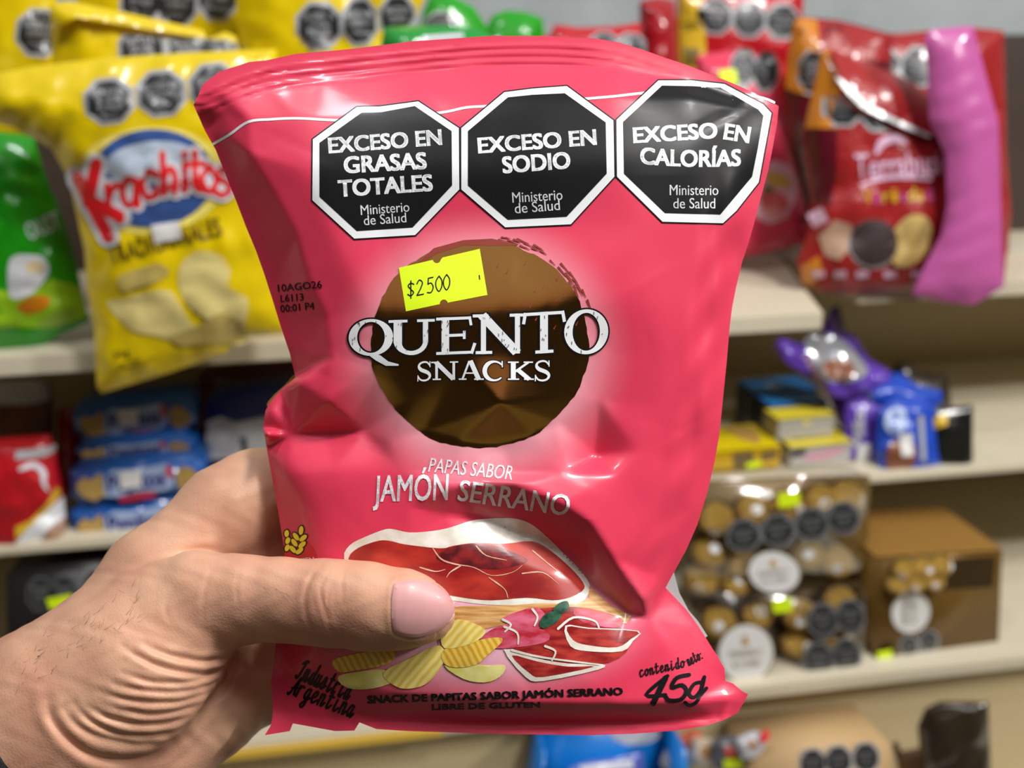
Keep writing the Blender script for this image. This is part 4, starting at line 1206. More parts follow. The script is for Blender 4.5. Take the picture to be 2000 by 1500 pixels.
decal('small_print', merge([text_px('50g', (224, 702), (254, 694), 16, .02, 1), PP([[(228,712),(300,698),(300,700),(228,715)],[(230,720),(290,708),(290,710),(230,723)]])]), fA, hA, EPS*2, M_brown, yA, 0)

fB = fr(60, 0, 0.70, (0, -1, .05))
yB, hB = pouch('crisp_bag', 'leftmost yellow crisp bag, only one dark seal showing at the picture edge', 'crisp bag', fB, stand([(-90,-140),(106,-130),(112,40),(122,150),(95,244),(34,292),(22,420),(-90,420)], fB, 295), M_yellow, .018, 50, seed=3, group='yellow crisp bags')
seal(yB, fB, hB, 76, 64, 46, 48, .1, ('EXCESO EN', 'SODIO'), clip=[(0,-20),(104,-20),(112,140),(0,140)])
fC = fr(330, 0, 0.70, (0, -1, .05))
yC, hC = pouch('crisp_bag', 'yellow crisp bag at the very top, behind the one with a folded flap', 'crisp bag', fC, stand([(150,-160),(455,-170),(468,-60),(472,110),(474,330),(232,360),(150,200)], fC, 295), M_yellow, .018, 50, seed=4, group='yellow crisp bags')
for cx, cy, t in ((275,2,('GRASAS','TOTALES')),(345,8,('EXCESO EN','SODIO')),(425,-6,('EXCESO','CALORIAS'))): seal(yC, fC, hC, cx, cy, 42, 48, .06, t)
fD = fr(270, 70, 0.65, (0, -1, .05))
yD, hD = pouch('crisp_bag', 'yellow crisp bag with its top corner folded over, above the big yellow bag', 'crisp bag', fD, stand([(98,8),(135,2),(250,26),(395,58),(404,76),(440,62),(462,72),(472,120),(476,330),(230,360),(118,240),(78,140),(102,130)], fD, 295), M_yellow, .014, 40, seed=5, group='yellow crisp bags')
for cx, cy, t in ((277,98,('EXCESO EN','GRASAS','TOTALES')),(370,96,('EXCESO EN','SODIO')),(434,96,('EXCESO','CALORIAS'))):
    seal(yD, fD, hD, cx, cy, 47 if cx < 400 else 30, 50, -.08, t, clip=[(180,62),(395,74),(464,84),(474,300),(180,300)])
decal('folded_flap', P([(102,12),(135,4),(250,28),(395,58),(372,70),(250,50),(150,34),(100,60)]), fD, lambda V: hD(V)+0.004+0.0001*(60-np.abs(V[:,1]-30)), 0, M_yellow, yD, 12)
fE = fr(640, 60, 0.655, (.1, -1, .05))
yE, hE = pouch('crisp_bag', 'yellow crisp bag straight above the held bag, green bag at its right', 'crisp bag', fE, stand([(458,-120),(835,-130),(828,0),(806,50),(800,330),(490,340),(480,130),(462,40)], fE, 295), M_yellow, .022, 60, seed=6, group='yellow crisp bags')
for cx, cy, rx, t in ((623,50,46,('EXCESO EN','GRASAS','TOTALES')),(703,42,36,('EXCESO EN','SODIO')),(777,34,36,('EXCESO','CALORIAS'))): seal(yE, fE, hE, cx, cy, rx, 48, -.03, t)

# ---- green bags
M_green = film('green_film', (30, 150, 20), bump=.15, bscale=70); M_green2 = film('green_film_deep', (24, 140, 50), bump=.15, bscale=70)
fG = fr(60, 480, 0.655, (.05, -1, .12))
gA, hG = pouch('snack_bag', 'bright green snack bag at the left edge, beside the big yellow bag', 'snack bag', fG, [(-90,250),(40,262),(66,268),(84,330),(120,420),(140,480),(150,520),(160,570),(174,628),(120,652),(60,690),(-90,700)], M_green, .016, 40, seed=8, group='green snack bags')
decal('brand_lettering', merge([text_px('OUST', (58, 470), (122, 444), 34, .01, 2)]), fG, hG, EPS*1.5, M_pale, gA, 0)
decal('bowl_print', P(smooth_line([(20,505),(70,498),(90,508),(96,530),(80,556),(60,575),(20,580)], 3, True)), fG, hG, EPS*1.5, mat('bowl_grey', srgb(205, 208, 212), rough=.4), gA, 16)
decal('cream_print', P(disc(68, 522, 18, 12, 16)), fG, hG, EPS*2.3, film('cream', (226, 206, 160)), gA, 16)
decal('leaf_band', P([(-80,560),(60,572),(100,545),(158,560),(170,618),(110,640),(-80,640)]), fG, hG, EPS*1.2, mat('leaf_lime', srgb(140, 186, 30), rough=.3, coat=.3, var=.3, vscale=60), gA, 16)
decal('orange_print', P(disc(66, 595, 34, 16, 20, -.3)), fG, hG, EPS*2, film('print_orange', (206, 124, 20)), gA, 16)
fG2 = fr(880, 40, 0.71, (0, -1, .05))
gB, hG2 = pouch('snack_bag', 'rear green snack bag with a half hidden seal, under the grey wall', 'snack bag', fG2, stand([(818,60),(828,20),(842,-12),(880,-10),(925,14),(948,48),(962,90),(970,300),(810,300)], fG2, 295), M_green, .018, 40, seed=9, group='green snack bags')
seal(gB, fG2, hG2, 862, 52, 34, 30, .02, ('EXCESO',), clip=[(800,0),(940,0),(940,60),(800,60)])
fG3 = fr(850, 70, 0.625, (0, -1, .05))
gC, hG3 = pouch('snack_bag', 'dark green snack bag lying in front, just over the top edge of the held bag', 'snack bag', fG3, stand([(742,100),(750,54),(800,50),(880,50),(940,58),(968,76),(976,150),(980,330),(736,340)], fG3, 295), M_green2, .016, 30, seed=10, group='green snack bags')
decal('white_print', PP([[(826,70),(905,64),(905,74),(828,80)],[(955,78),(975,70),(985,92),(962,96)]]), fG3, hG3, EPS*2, M_pale, gC, 20)
fG4 = fr(1000, 60, 0.76, (0, -1, .05))
gD, hG4 = pouch('snack_bag', 'small green snack bag corner poking up left of the red bags', 'snack bag', fG4, stand([(946,60),(962,30),(990,20),(1030,24),(1060,36),(1066,110),(1070,300),(940,300)], fG4, 295), M_green, .014, 30, seed=11, group='green snack bags')

# ---- red bags
M_redf = film('red_film', (186, 22, 34), bump=.6, bscale=170); M_redd = film('red_film_deep', (160, 16, 30), bump=.7, bscale=150)
fR = fr(1110, 80, 0.815, (0, -1, .05))
rA, hR = pouch('snack_bag', 'red snack bag lying low under the grey wall, top seam crumpled', 'snack bag', fR, stand([(985,70),(990,26),(1004,26),(1046,54),(1072,72),(1084,48),(1130,54),(1200,52),(1252,44),(1262,120),(1264,330),(980,330)], fR, 295), M_redf, .016, 26, seed=12, group='red snack bags')
for cx, cy in ((1180,88),(1232,90)): seal(rA, fR, hR, cx, cy, 30, 26, .1, ('EXCESO',))
fR2 = fr(1284, 60, 0.86, (.15, -1, .05))
rB, hR2 = pouch('snack_bag', 'narrow shiny red bag standing beside the yellow striped red pack', 'snack bag', fR2, stand([(1250,2),(1285,-6),(1318,0),(1324,60),(1326,330),(1252,330)], fR2, 295), M_redd, .020, 20, seed=13, amp=.002, group='red snack bags')
fR3 = fr(1440, 60, 0.885, (-.05, -1, .05))
rC, hR3 = pouch('snack_bag', 'red snack pack with a yellow left stripe and a row of three seals', 'snack bag', fR3, stand([(1322,-30),(1440,-34),(1572,-30),(1566,40),(1552,140),(1545,330),(1326,330)], fR3, 295), M_redf, .014, 40, seed=14, group='red snack bags')
M_ystripe = film('stripe_yellow', (226, 186, 50))
ys = decal('yellow_stripe', P([(1326,-20),(1374,-20),(1378,60),(1378,180),(1328,180)]), fR3, hR3, EPS, M_ystripe, rC, 16)
decal('stripe_lettering', merge([text_px('TEN', (1333, 62), (1366, 56), 16, .02, 1)]), fR3, hR3, EPS*2, M_brown, ys, 0)
decal('stripe_mark', P([(1362,18),(1370,18),(1370,38),(1362,38)]), fR3, hR3, EPS*2, M_seal, ys, 20)
decal('stripe_picture', P([(1336,90),(1368,96),(1364,130),(1340,128)]), fR3, hR3, EPS*2, M_brown, ys, 20)
for cx, cy, t in ((1398,32,('EXCESO EN','GRASAS','TOTALES')),(1463,38,('EXCESO EN','SODIO')),(1528,42,('EXCESO EN','CALORIAS'))): seal(rC, fR3, hR3, cx, cy, 34, 36, .05, t)

# ---- second pink bag of the same kind
fP = fr(1500, 320, 0.79, (.05, -1, .15))
pB, hP = pouch('crisp_bag', 'blurred pink crisp bag on the shelf behind the right edge of the held bag', 'crisp bag', fP, [(1360,110),(1420,100),(1500,112),(1520,190),(1540,270),(1560,350),(1578,420),(1592,466),(1560,478),(1480,498),(1380,510),(1350,500)], film('pink_film_far', (222, 58, 92)), .018, 35, seed=15)
for cx, cy, t in ((1452,134,('GRASAS','TOTALES')),(1496,140,('EXCESO','SODIO'))): seal(pB, fP, hP, cx, cy, 26, 40, .1, t)
lime(pB, fP, hP, [(1404,138),(1436,134),(1442,164),(1408,168)], 4)
decal('halo_print', P(disc(1510, 375, 46, 62, 24, .2)), fP, hP, EPS, film('halo_pink', (236, 180, 196)), pB, 16)
for cx, cy, rx, ry, c in ((1520,352,28,14,(206,170,80)),(1512,392,30,20,(206,90,90)),(1500,370,12,8,(90,110,50)),(1516,415,30,10,(226,150,150))):
    decal('food_print', P(smooth_line(disc(cx, cy, rx, ry, 9, .3), 2, True)), fP, hP, EPS*1.8, film('food_%d' % cx, c), pB, 16)
decal('small_print', merge([text_px('45g', (1560, 438), (1582, 428), 14, .02, 1)]), fP, hP, EPS*2, M_seal, pB, 0)

# ---- biscuit bags, upper right
M_brick = film('brick_film', (158, 34, 36), bump=.6, bscale=170); M_wine = film('wine_film', (92, 14, 32)); M_orange = film('orange_film', (206, 128, 34))
fT3 = fr(1740, 110, 0.82, (-.05, -1, .05))
tC, hT3 = pouch('biscuit_bag', 'rearmost brick red biscuit bag, two seals high under the grey wall', 'biscuit bag', fT3, stand([(1590,50),(1640,62),(1760,66),(1880,52),(1960,60),(1970,330),(1600,330)], fT3, 295), M_brick, .016, 40, seed=16, group='brick red biscuit bags')
for cx, cy in ((1727,134),(1795,130)): seal(tC, fT3, hT3, cx, cy, 36, 40, .02, ('EXCESO EN', 'AZUCARES'))
fT2 = fr(1600, 160, 0.775, (-.05, -1, .05))
tB, hT2 = pouch('biscuit_bag', 'biscuit bag with an orange corner, tucked behind the front biscuit bag', 'biscuit bag', fT2, stand([(1548,42),(1560,32),(1640,40),(1740,66),(1750,330),(1760,470),(1606,475),(1566,330),(1533,178)], fT2, 465), M_wine, .018, 40, seed=17, group='brick red biscuit bags')
decal('orange_panel', P([(1550,44),(1562,34),(1596,38),(1600,90),(1600,190),(1560,182),(1534,172),(1540,110)]), fT2, hT2, EPS, M_orange, tB, 16)
decal('red_panel', P([(1597,38),(1640,42),(1738,68),(1738,120),(1600,120)]), fT2, hT2, EPS, M_brick, tB, 16)
seal(tB, fT2, hT2, 1590, 140, 33, 46, .1, ('EXCESO EN', 'AZUCARES'))
fT = fr(1700, 350, 0.70, (-.08, -1, .15))
tA, hT = pouch('biscuit_bag', 'front brick red biscuit bag with printed cookies and a folded top', 'biscuit bag', fT, [(1604,100),(1622,92),(1650,106),(1760,150),(1850,200),(1960,220),(1975,420),(1960,560),(1790,566),(1700,572),(1600,572),(1566,552),(1556,512),(1580,450),(1586,380),(1574,300),(1570,250),(1588,170)], M_brick, .022, 45, seed=18, group='brick red biscuit bags')
decal('orange_panel', P([(1604,102),(1622,94),(1646,108),(1640,150),(1636,250),(1572,250),(1590,170)]), fT, hT, EPS, M_orange, tA, 16)
decal('wine_panel', P([(1572,252),(1636,252),(1634,330),(1622,400),(1590,400),(1584,340)]), fT, hT, EPS, M_wine, tA, 16)
clipT = [(1590,150),(1640,150),(1720,235),(1820,275),(1820,330),(1590,330)]
for cx, cy in ((1647,206),(1720,216)): seal(tA, fT, hT, cx, cy, 42, 42, .02, ('EXCESO EN', 'AZUCARES'), clip=clipT)
fl = decal('folded_top', P([(1622,94),(1650,106),(1760,150),(1850,200),(1960,224),(1960,300),(1815,262),(1740,228),(1690,200),(1640,150)]), fT, lambda V: hT(V)+0.007, 0, M_brick, tA, 12, 'top of the bag folded over towards the viewer')
decal('silver_edge', P(stroke(smooth_line([(1634,150),(1660,178),(1690,206),(1740,232),(1815,266)], 4), [5, 11, 13, 9, 6])), fT, lambda V: hT(V)+0.0078, 0, M_silver, fl, 12) if False else \
    decal('silver_edge', PP(stroke(smooth_line([(1634,150),(1660,178),(1690,206),(1740,232),(1815,266)], 4), [5, 11, 13, 9, 6])), fT, lambda V: hT(V)+0.0078, 0, M_silver, fl, 12)
M_lav = mat('print_lavender', srgb(226, 186, 214), rough=.35, coat=.3)
bl = decal('brand_swoosh', PP(stroke(smooth_line([(1712,300),(1722,280),(1746,270),(1770,280)], 4), [6, 16, 16, 5])+stroke(smooth_line([(1680,362),(1740,346),(1820,350)], 4), [3, 9, 5])), fT, hT, EPS*1.5, M_lav, tA, 16)
decal('brand_lettering', merge([text_px('Terrabusi', (1672, 350), (1838, 340), 48, .014, 2)]), fT, hT, EPS*2.2, M_lav, bl, 0)
for k, (ch, c) in enumerate(zip('Variedad', ((230,170,40),(214,80,150),(226,190,60),(230,140,60),(220,110,180),(226,190,60),(230,140,60),(220,110,180)))):
    decal('variety_lettering', merge([text_px(ch, (1690+17*k, 398-k), (1704+17*k, 397-k), 27, .015, 2)]), fT, hT, EPS*2.2, film('letter_%d' % (k % 3), c), tA, 0)
M_cook = mat('cookie_dark', srgb(58, 42, 44), rough=.6, bump=.5, bscale=300); M_cook2 = mat('cookie_pale', srgb(206, 176, 106), rough=.6, bump=.5, bscale=300)
M_waf = mat('wafer_print', srgb(176, 142, 118), rough=.6)
for poly, m, k in ((disc(1778, 470, 38, 56, 24, .5), M_cook2, 2),(disc(1706, 477, 50, 49, 28), mat('cookie_cream', srgb(150, 140, 140), rough=.6), 1.6),(disc(1707, 474, 47, 46, 28), M_cook, 2.4),
                   ([(1598,462),(1630,430),(1662,438),(1668,478),(1640,508),(1612,500)], M_waf, 1.6),([(1576,420),(1604,404),(1618,430),(1590,446)], M_lav, 1.6),([(1565,520),(1600,500),(1608,540),(1580,560),(1566,548)], M_orange, 1.4)):
    decal('cookie_print', P(poly), fT, hT, EPS*k, m, tA, 16)
for x in (1586,1628,1672,1726,1780): decal('footer_mark', P([(x,530),(x+24,528),(x+25,542),(x+1,544)]), fT, hT, EPS*1.6, M_lav, tA, 20)
fK = fr(1860, 330, 0.66, (-.05, -1, .1))
kA, hK = pouch('snack_bag', 'tall pink bag at the right edge, in front of the red biscuit bags', 'snack bag', fK, [(1806,80),(1816,58),(1900,50),(1950,240),(1960,560),(1900,596),(1820,586),(1782,578),(1788,560),(1806,520),(1838,460),(1850,400),(1846,300),(1815,236),(1812,140)], film('magenta_film', (190, 92, 158)), .010, 34, seed=19, amp=.0006)

# ---- middle shelf, left: biscuit packs
def on_shelf(px, Y, z):
    """point on a shelf top below image column px at depth Y"""
    a = at_y(px, 1000, Y); return np.array([a[0], Y, z])
M_bblue = film('pack_blue', (22, 92, 176), bump=.2, bscale=50)
M_cookp = mat('cookie_chip', srgb(190, 156, 88), rough=.5, var=.35, vscale=200)
M_violet = mat('print_violet', srgb(84, 78, 170), rough=.35); M_sky = mat('print_sky', srgb(170, 190, 226), rough=.35)
def biscuit_pack(label, quad, Y, depth, sticker, whole=True):
    f = fr(sum(p[0] for p in quad)/4, sum(p[1] for p in quad)/4, Y, (0, -1, .02))
    root = thing('biscuit_pack', f, label, 'biscuit pack', 'blue biscuit packs')
    tl, tr, br, bl_ = [np.array(q, float) for q in quad]
    prism('wrapper', quad, f, depth, M_bblue, root, .006, 0, 3)
    at = lambda u, v: tuple((tl*(1-u)+tr*u)*(1-v)+(bl_*(1-u)+br*u)*v)
    Hc = ZERO
    h = np.hypot(*(bl_-tl))
    sh = lambda pts: [at(u, v) for u, v in pts]
    for pts in ([(.06,.45),(.12,.28),(.17,.38),(.2,.30),(.25,.2),(.27,.78),(.2,.9),(.12,.8),(.07,.62)], [(.8,.36),(.85,.2),(.92,.24),(.98,.45),(.97,.7),(.88,.82),(.82,.72)]):
        decal('cookie_print', P(sh(pts)), f, Hc, .0004, M_cookp, root, 0)
    lg = decal('brand_panel', P(sh([(.27,.3),(.34,.16),(.5,.2),(.74,.1),(.79,.3),(.79,.66),(.72,.76),(.5,.74),(.36,.84),(.27,.8)])), f, Hc, .0004, M_sky, root, 0)
    decal('brand_lettering', merge([text_px('Pepitos', at(.30, .72), at(.73, .64), h*.42, .03, 2)]), f, Hc, .0009, M_violet, lg, 0)
    decal('red_mark', P(sh([(.73,.2),(.78,.16),(.78,.44),(.75,.5)])), f, Hc, .0009, M_redp, lg, 0)
    decal('red_ribbon', P(sh([(.38,.84),(.54,.78),(.66,.78),(.64,.92),(.5,.96),(.38,.98)])), f, Hc, .0004, film('ribbon_red', (190, 50, 80)), root, 0)
    if sticker: decal('white_sticker', P(sh([(.39,.22),(.55,.2),(.55,.62),(.39,.66)])), f, Hc, .0014, M_paper, root, 0)
    return root
biscuit_pack('lowest blue biscuit pack of the stack, resting on the middle board', [(132,992),(392,972),(394,1052),(138,1071)], .655, .05, False)
biscuit_pack('second blue biscuit pack from the bottom, white price sticker on it', [(132,911),(392,892),(396,971),(134,991)], .655, .05, True)
biscuit_pack('thin shaded blue biscuit pack, third up in the stack', [(142,868),(372,852),(378,893),(146,909)], .672, .045, False)
biscuit_pack('topmost blue biscuit pack, in deep shade under the upper board', [(136,792),(374,776),(380,850),(144,866)], .690, .05, True)
# red bag left of the packs
fRb = fr(70, 960, .66, (.1, -1, .05))
rD, hRb = pouch('snack_bag', 'red snack bag with a white swirl at the left edge, beside the blue packs', 'snack bag', fRb, [(-80,862),(40,852),(98,848),(108,872),(112,905),(124,960),(128,1010),(132,1060),(120,1076),(-80,1096)], M_redf, .016, 30, seed=21)
decal('white_swirl', PP(stroke(smooth_line([(40,916),(66,908),(84,922),(86,944),(94,958)], 5), [8, 12, 12, 9, 4])), fRb, hRb, EPS*1.5, M_pale, rD, 16)
decal('grey_band', P([(30,880),(60,878),(112,868),(104,884),(88,892),(30,898)]), fRb, hRb, EPS*1.5, M_grey, rD, 16)
decal('white_panel', P([(30,1060),(66,1020),(100,990),(124,968),(128,1010),(90,1050),(66,1080),(30,1085)]), fRb, hRb, EPS*1.2, M_white, rD, 16)
decal('yellow_panel', P([(30,1030),(60,1016),(90,985),(112,950),(120,962),(98,990),(66,1022),(30,1055)]), fRb, hRb, EPS*1.4, M_ystripe, rD, 16)
decal('cookie_print', P(smooth_line([(78,1070),(86,1045),(104,1025),(126,1015),(130,1060),(116,1072)], 3, True)), fRb, hRb, EPS*1.8, M_waf, rD, 16)
fBr = fr(72, 800, .73, (.05, -1, .05))
brn, hBr = pouch('snack_bag', 'shaded brown and white bag standing behind the red bag at the left edge', 'snack bag', fBr, [(-60,740),(60,736),(96,742),(104,780),(108,880),(112,1000),(-60,1010)], film('brown_film', (120, 84, 62)), .012, 30, seed=22)
decal('white_top', P([(-50,744),(60,740),(92,746),(98,780),(60,790),(-50,792)]), fBr, hBr, EPS, M_pale, brn, 16)
fBr2 = fr(128, 860, .735, (.05, -1, .05))
brn2, _h = pouch('snack_bag', 'dark red bag in shade, wedged between the brown bag and the blue packs', 'snack bag', fBr2, [(112,800),(150,790),(160,860),(162,1000),(112,1000)], M_redd, .010, 20, seed=23)
# dark blue pack with an embossed white panel
fO = fr(470, 860, .70, (.05, -1, .02))
oreo = thing('biscuit_box', fO, 'dark blue biscuit box with a white embossed panel, right of the blue packs', 'biscuit box')
prism('carton', [(402,785),(620,760),(620,1005),(400,1005)], fO, .06, film('navy_card', (20, 44, 140)), oreo, .003)
wp = decal('white_panel', P([(404,824),(430,814),(460,826),(500,818),(560,806),(560,880),(500,892),(408,898)]), fO, ZERO, .0005, M_pale, oreo, 0)
for r in (34, 25, 15): decal('embossed_ring', PP(ring(436, 856, r, r*.95, 3, 3, 24)), fO, ZERO, .0011, M_grey, wp, 0)
decal('dark_mark', P([(470,856),(480,852),(484,882),(474,886)]), fO, ZERO, .0011, M_seal, wp, 0)
decal('blue_mark', P(disc(438, 912, 12, 8, 12)), fO, ZERO, .0006, M_sky, oreo, 0)
fDr = fr(480, 745, .82, (0, -1, 0))
dk = thing('snack_box', fDr, 'dark red box in the shade at the back, above the white embossed panel', 'box')
prism('carton', [(385,735),(640,715),(640,960),(385,975)], fDr, .05, film('dark_red_card', (120, 20, 30)), dk, .003)
prism('lid_edge', [(385,735),(640,715),(640,742),(385,762)], fDr, .01, film('dark_red_edge', (96, 14, 24)), dk, .001, .003)

# ---- bottom shelf, left: dark box with seals
fDk = fr(130, 1200, .645, (.05, -1, .05))
dkb = thing('sweets_box', fDk, 'black box with grey seals and a lime sticker, low behind the forearm', 'box')
prism('carton', [(10,1118),(250,1100),(250,1390),(10,1410)], fDk, .07, mat('black_card', srgb(30, 28, 30), rough=.4), dkb, .004)
for cx, cy in ((78,1160),(124,1158),(188,1146)): seal(dkb, fDk, ZERO, cx, cy, 26, 34, .05, ('EXCESO', 'SODIO'), border=mat('seal_edge_dark', srgb(90, 92, 96), rough=.4))
lime(dkb, fDk, ZERO, [(90,1170),(140,1160),(146,1180),(98,1192)], 5)

# ---- middle shelf, right: small boxes, chocolate bars
def small_box(name, label, cat, tl, tr, Y, depth, zb, top_rgb, front_rgb, group=None, yaw=0.0):
    """carton standing on a board: px of its front top corners, depth, z of its foot"""
    a = at_y(*tl, Y); w = np.linalg.norm(at_y(*tr, Y)-a); zt = (a[2]+at_y(*tr, Y)[2])/2
    root = bpy.data.objects.new(name, None); COL.objects.link(root); root.empty_display_size = .02
    root.location = (a[0], Y, zb); root.rotation_euler = (0, 0, yaw)
    tag(root, label, cat, group)
    h = zt-zb
    box_mesh('carton', (0, 0, 0), (w, depth, h-.0012), film('card_%d_%d_%d' % front_rgb, front_rgb), root, .0012)
    box_mesh('lid', (-.0006, -.0006, h-.0012), (w+.0006, depth, h), film('card_%d_%d_%d' % top_rgb, top_rgb), root, .0006)
    return root, w, h
def front_print(root, w, h, name, polys, m, k=1):
    """print on the front of a carton, u,v from the top left corner"""
    V, Fc = PP(polys)
    return mesh(name, [(u*w, -.0004*k, h*(1-v)) for u, v in V], Fc, m, root, False)
def top_print(root, w, d, h, name, polys, m, k=1):
    V, Fc = PP(polys)
    return mesh(name, [(u*w, (1-v)*d, h+.0004*k) for u, v in V], [f[::-1] for f in Fc], m, root, False)
Ybox = .645
b1, w1, h1 = small_box('sweets_box', 'yellow box with a gold patch on its lid, leftmost of the yellow-lidded boxes', 'box', (1378,884), (1528,872), .668, .055, MID, (240,214,20), (200,160,24), 'yellow-lidded boxes', .02)
top_print(b1, w1, .055, h1, 'gold_patch', [[(.5,.05),(.92,.1),(.86,.6),(.74,.85),(.6,.6)]], mat('gold_print', srgb(190, 150, 80), rough=.4))
front_print(b1, w1, h1, 'picture', [[(.35,.15),(.62,.1),(.66,.7),(.40,.9)],[(.72,.2),(.95,.15),(.95,.5),(.75,.6)]], mat('brown_print', srgb(110, 92, 56), rough=.4))
l = front_print(b1, w1, h1, 'price_sticker', [[(.54,.62),(.74,.56),(.74,.82),(.56,.9)]], M_lime, 2)
b2, w2, h2 = small_box('sweets_box', 'yellow-lidded box with grey and pink front, beside the purple bars', 'box', (1545,876), (1668,862), .668, .040, MID, (236,218,60), (178,176,172), 'yellow-lidded boxes', .03)
front_print(b2, w2, h2, 'pink_print', [[(.2,.45),(.75,.2),(.95,.3),(.6,.7),(.3,.75)]], film('print_pinkish', (206, 150, 170)))
front_print(b2, w2, h2, 'dark_print', [[(.0,.2),(.22,.1),(.25,.35),(.05,.5)]], M_seal, 2)
top_print(b2, w2, .040, h2, 'lid_stripe', [[(.15,.55),(.95,.5),(.95,.62),(.15,.68)]], mat('stripe_olive', srgb(170, 150, 20), rough=.4))
b3, w3, h3 = small_box('sweets_box', 'yellow-lidded box in the back row, in front of the bright blue boxes', 'box', (1520,826), (1634,806), .682, .028, MID+h2+.0004, (236,218,60), (178,176,172), 'yellow-lidded boxes', .05)
front_print(b3, w3, h3, 'yellow_dot', [disc(.5, .25, .06, .12, 10)], M_yelp)
b4, w4, h4 = small_box('sweets_box', 'bright blue box lid just behind the yellow-lidded back row', 'box', (1508,800), (1622,780), .712, .030, MID, (20,140,226), (40,50,66), 'bright blue boxes', .05)
b5, w5, h5 = small_box('sweets_box', 'rearmost bright blue box, its lid below the grey board', 'box', (1474,776), (1600,752), .745, .04, MID, (20,140,226), (40,50,66), 'bright blue boxes', .05)
top_print(b5, w5, .05, h5, 'lid_mark', [[(.3,.6),(.5,.5),(.55,.8),(.35,.9)]], M_sky)
M_purple = film('purple_film', (98, 62, 178), bump=.3, bscale=60); M_purple2 = film('purple_film_deep', (52, 34, 110), bump=.3, bscale=60)
M_choc = film('choc_print', (134, 84, 60))
M_silv = mat('silver_film', srgb(200, 204, 210), rough=.18, metal=.6, bump=.5, bscale=80)
fM = fr(1630, 690, .715, (.05, -.75, .66))
mA, hM = pouch('chocolate_pack', 'large purple chocolate pack with a silver window, lying on top of the others', 'chocolate pack', fM, [(1512,676),(1524,660),(1562,672),(1590,660),(1606,640),(1624,606),(1640,640),(1672,656),(1696,700),(1738,724),(1736,748),(1690,766),(1650,778),(1616,772),(1590,742),(1560,722),(1540,712)], M_purple, .012, 26, 10, seed=31, amp=.0022)
win = decal('silver_window', P(smooth_line([(1572,664),(1610,650),(1652,668),(1680,700),(1696,724),(1676,742),(1630,748),(1604,734),(1584,700)], 3, True)), fM, hM, EPS*1.5, M_silv, mA, 10)
decal('chocolate_print', P(smooth_line([(1606,722),(1616,706),(1650,700),(1668,716),(1664,738),(1630,742)], 3, True)), fM, hM, EPS*2.5, M_choc, win, 10)
decal('side_lettering', merge([text_px('Milka', (1566, 700), (1600, 742), 12, .02, 1)]), fM, hM, EPS*2.5, M_lav, mA, 0)
fM0 = fr(1640, 640, .79, (.05, -.9, .4))
mA0, _h = pouch('chocolate_pack', 'deep purple pack in shade, upright behind the silver-windowed pack', 'chocolate pack', fM0, [(1606,650),(1624,600),(1640,596),(1652,650),(1650,700),(1606,700)], M_purple2, .010, 20, 10, seed=32)
fM2 = fr(1680, 850, .685, (-.05, -.93, .36))
mB, hM2 = pouch('chocolate_bar', 'purple chocolate bar pack with a white sticker, between yellow lids and blue packs', 'chocolate bar', fM2, [(1650,786),(1690,768),(1736,790),(1752,850),(1758,912),(1640,926),(1624,914),(1650,856)], M_purple, .010, 26, 12, seed=33)
decal('brand_lettering', merge([text_px('Milka', (1688, 872), (1688, 800), 22, .03, 1)]), fM2, hM2, EPS*2, M_pale, mB, 0)
decal('white_sticker', P([(1676,868),(1700,866),(1698,908),(1672,908)]), fM2, hM2, EPS*3, M_paper, mB, 12)
decal('chocolate_print', P([(1650,898),(1690,896),(1698,918),(1646,922)]), fM2, hM2, EPS*1.5, M_choc, mB, 12)
fM3 = fr(1640, 800, .715, (.05, -.8, .5))
mC, hM3 = pouch('chocolate_bar', 'purple bar pack lying flat under the silver-windowed pack', 'chocolate bar', fM3, [(1616,772),(1660,768),(1730,752),(1744,790),(1700,812),(1660,836),(1640,830),(1630,800)], M_purple, .010, 22, 10, seed=34)
M_royal = film('royal_film', (34, 74, 186), bump=.3, bscale=60)
fU = fr(1770, 850, .662, (-.05, -.95, .3))
uA, hU = pouch('biscuit_pack', 'front royal blue pack with a cookie picture and white sticker, right edge', 'biscuit pack', fU, [(1716,800),(1748,776),(1800,770),(1830,800),(1836,910),(1790,926),(1722,930),(1708,880)], M_royal, .010, 24, 12, seed=35)
decal('oval_lettering', P(disc(1750, 822, 22, 28, 20, .2)), fU, hU, EPS*1.5, M_sky, uA, 12)
decal('brand_lettering', merge([text_px('Milka', (1756, 842), (1752, 802), 14, .02, 1)]), fU, hU, EPS*2.6, M_royal, uA, 0)
decal('cookie_print', P(smooth_line([(1738,866),(1780,860),(1790,900),(1766,918),(1732,912)], 3, True)), fU, hU, EPS*1.5, M_choc, uA, 12)
decal('white_sticker', P([(1756,848),(1782,846),(1784,890),(1762,892)]), fU, hU, EPS*3, M_paper, uA, 12)
decal('side_print', PP([[(1794,812),(1804,812),(1809,900),(1799,900)]]), fU, hU, EPS*2, M_grey, uA, 0)
fU2 = fr(1740, 760, .70, (-.05, -.85, .5))
uB, hU2 = pouch('biscuit_pack', 'rear royal blue pack lying across the top of the front blue pack', 'biscuit pack', fU2, [(1690,760),(1712,730),(1760,728),(1790,752),(1840,764),(1838,790),(1790,796),(1720,800),(1688,790)], M_royal, .010, 22, 10, seed=36)
decal('brand_lettering', merge([text_px('Milka', (1704, 792), (1704, 758), 12, .02, 1)]), fU2, hU2, EPS*2, M_sky, uB, 0)
fU3 = fr(1790, 730, .745, (-.05, -.85, .4))
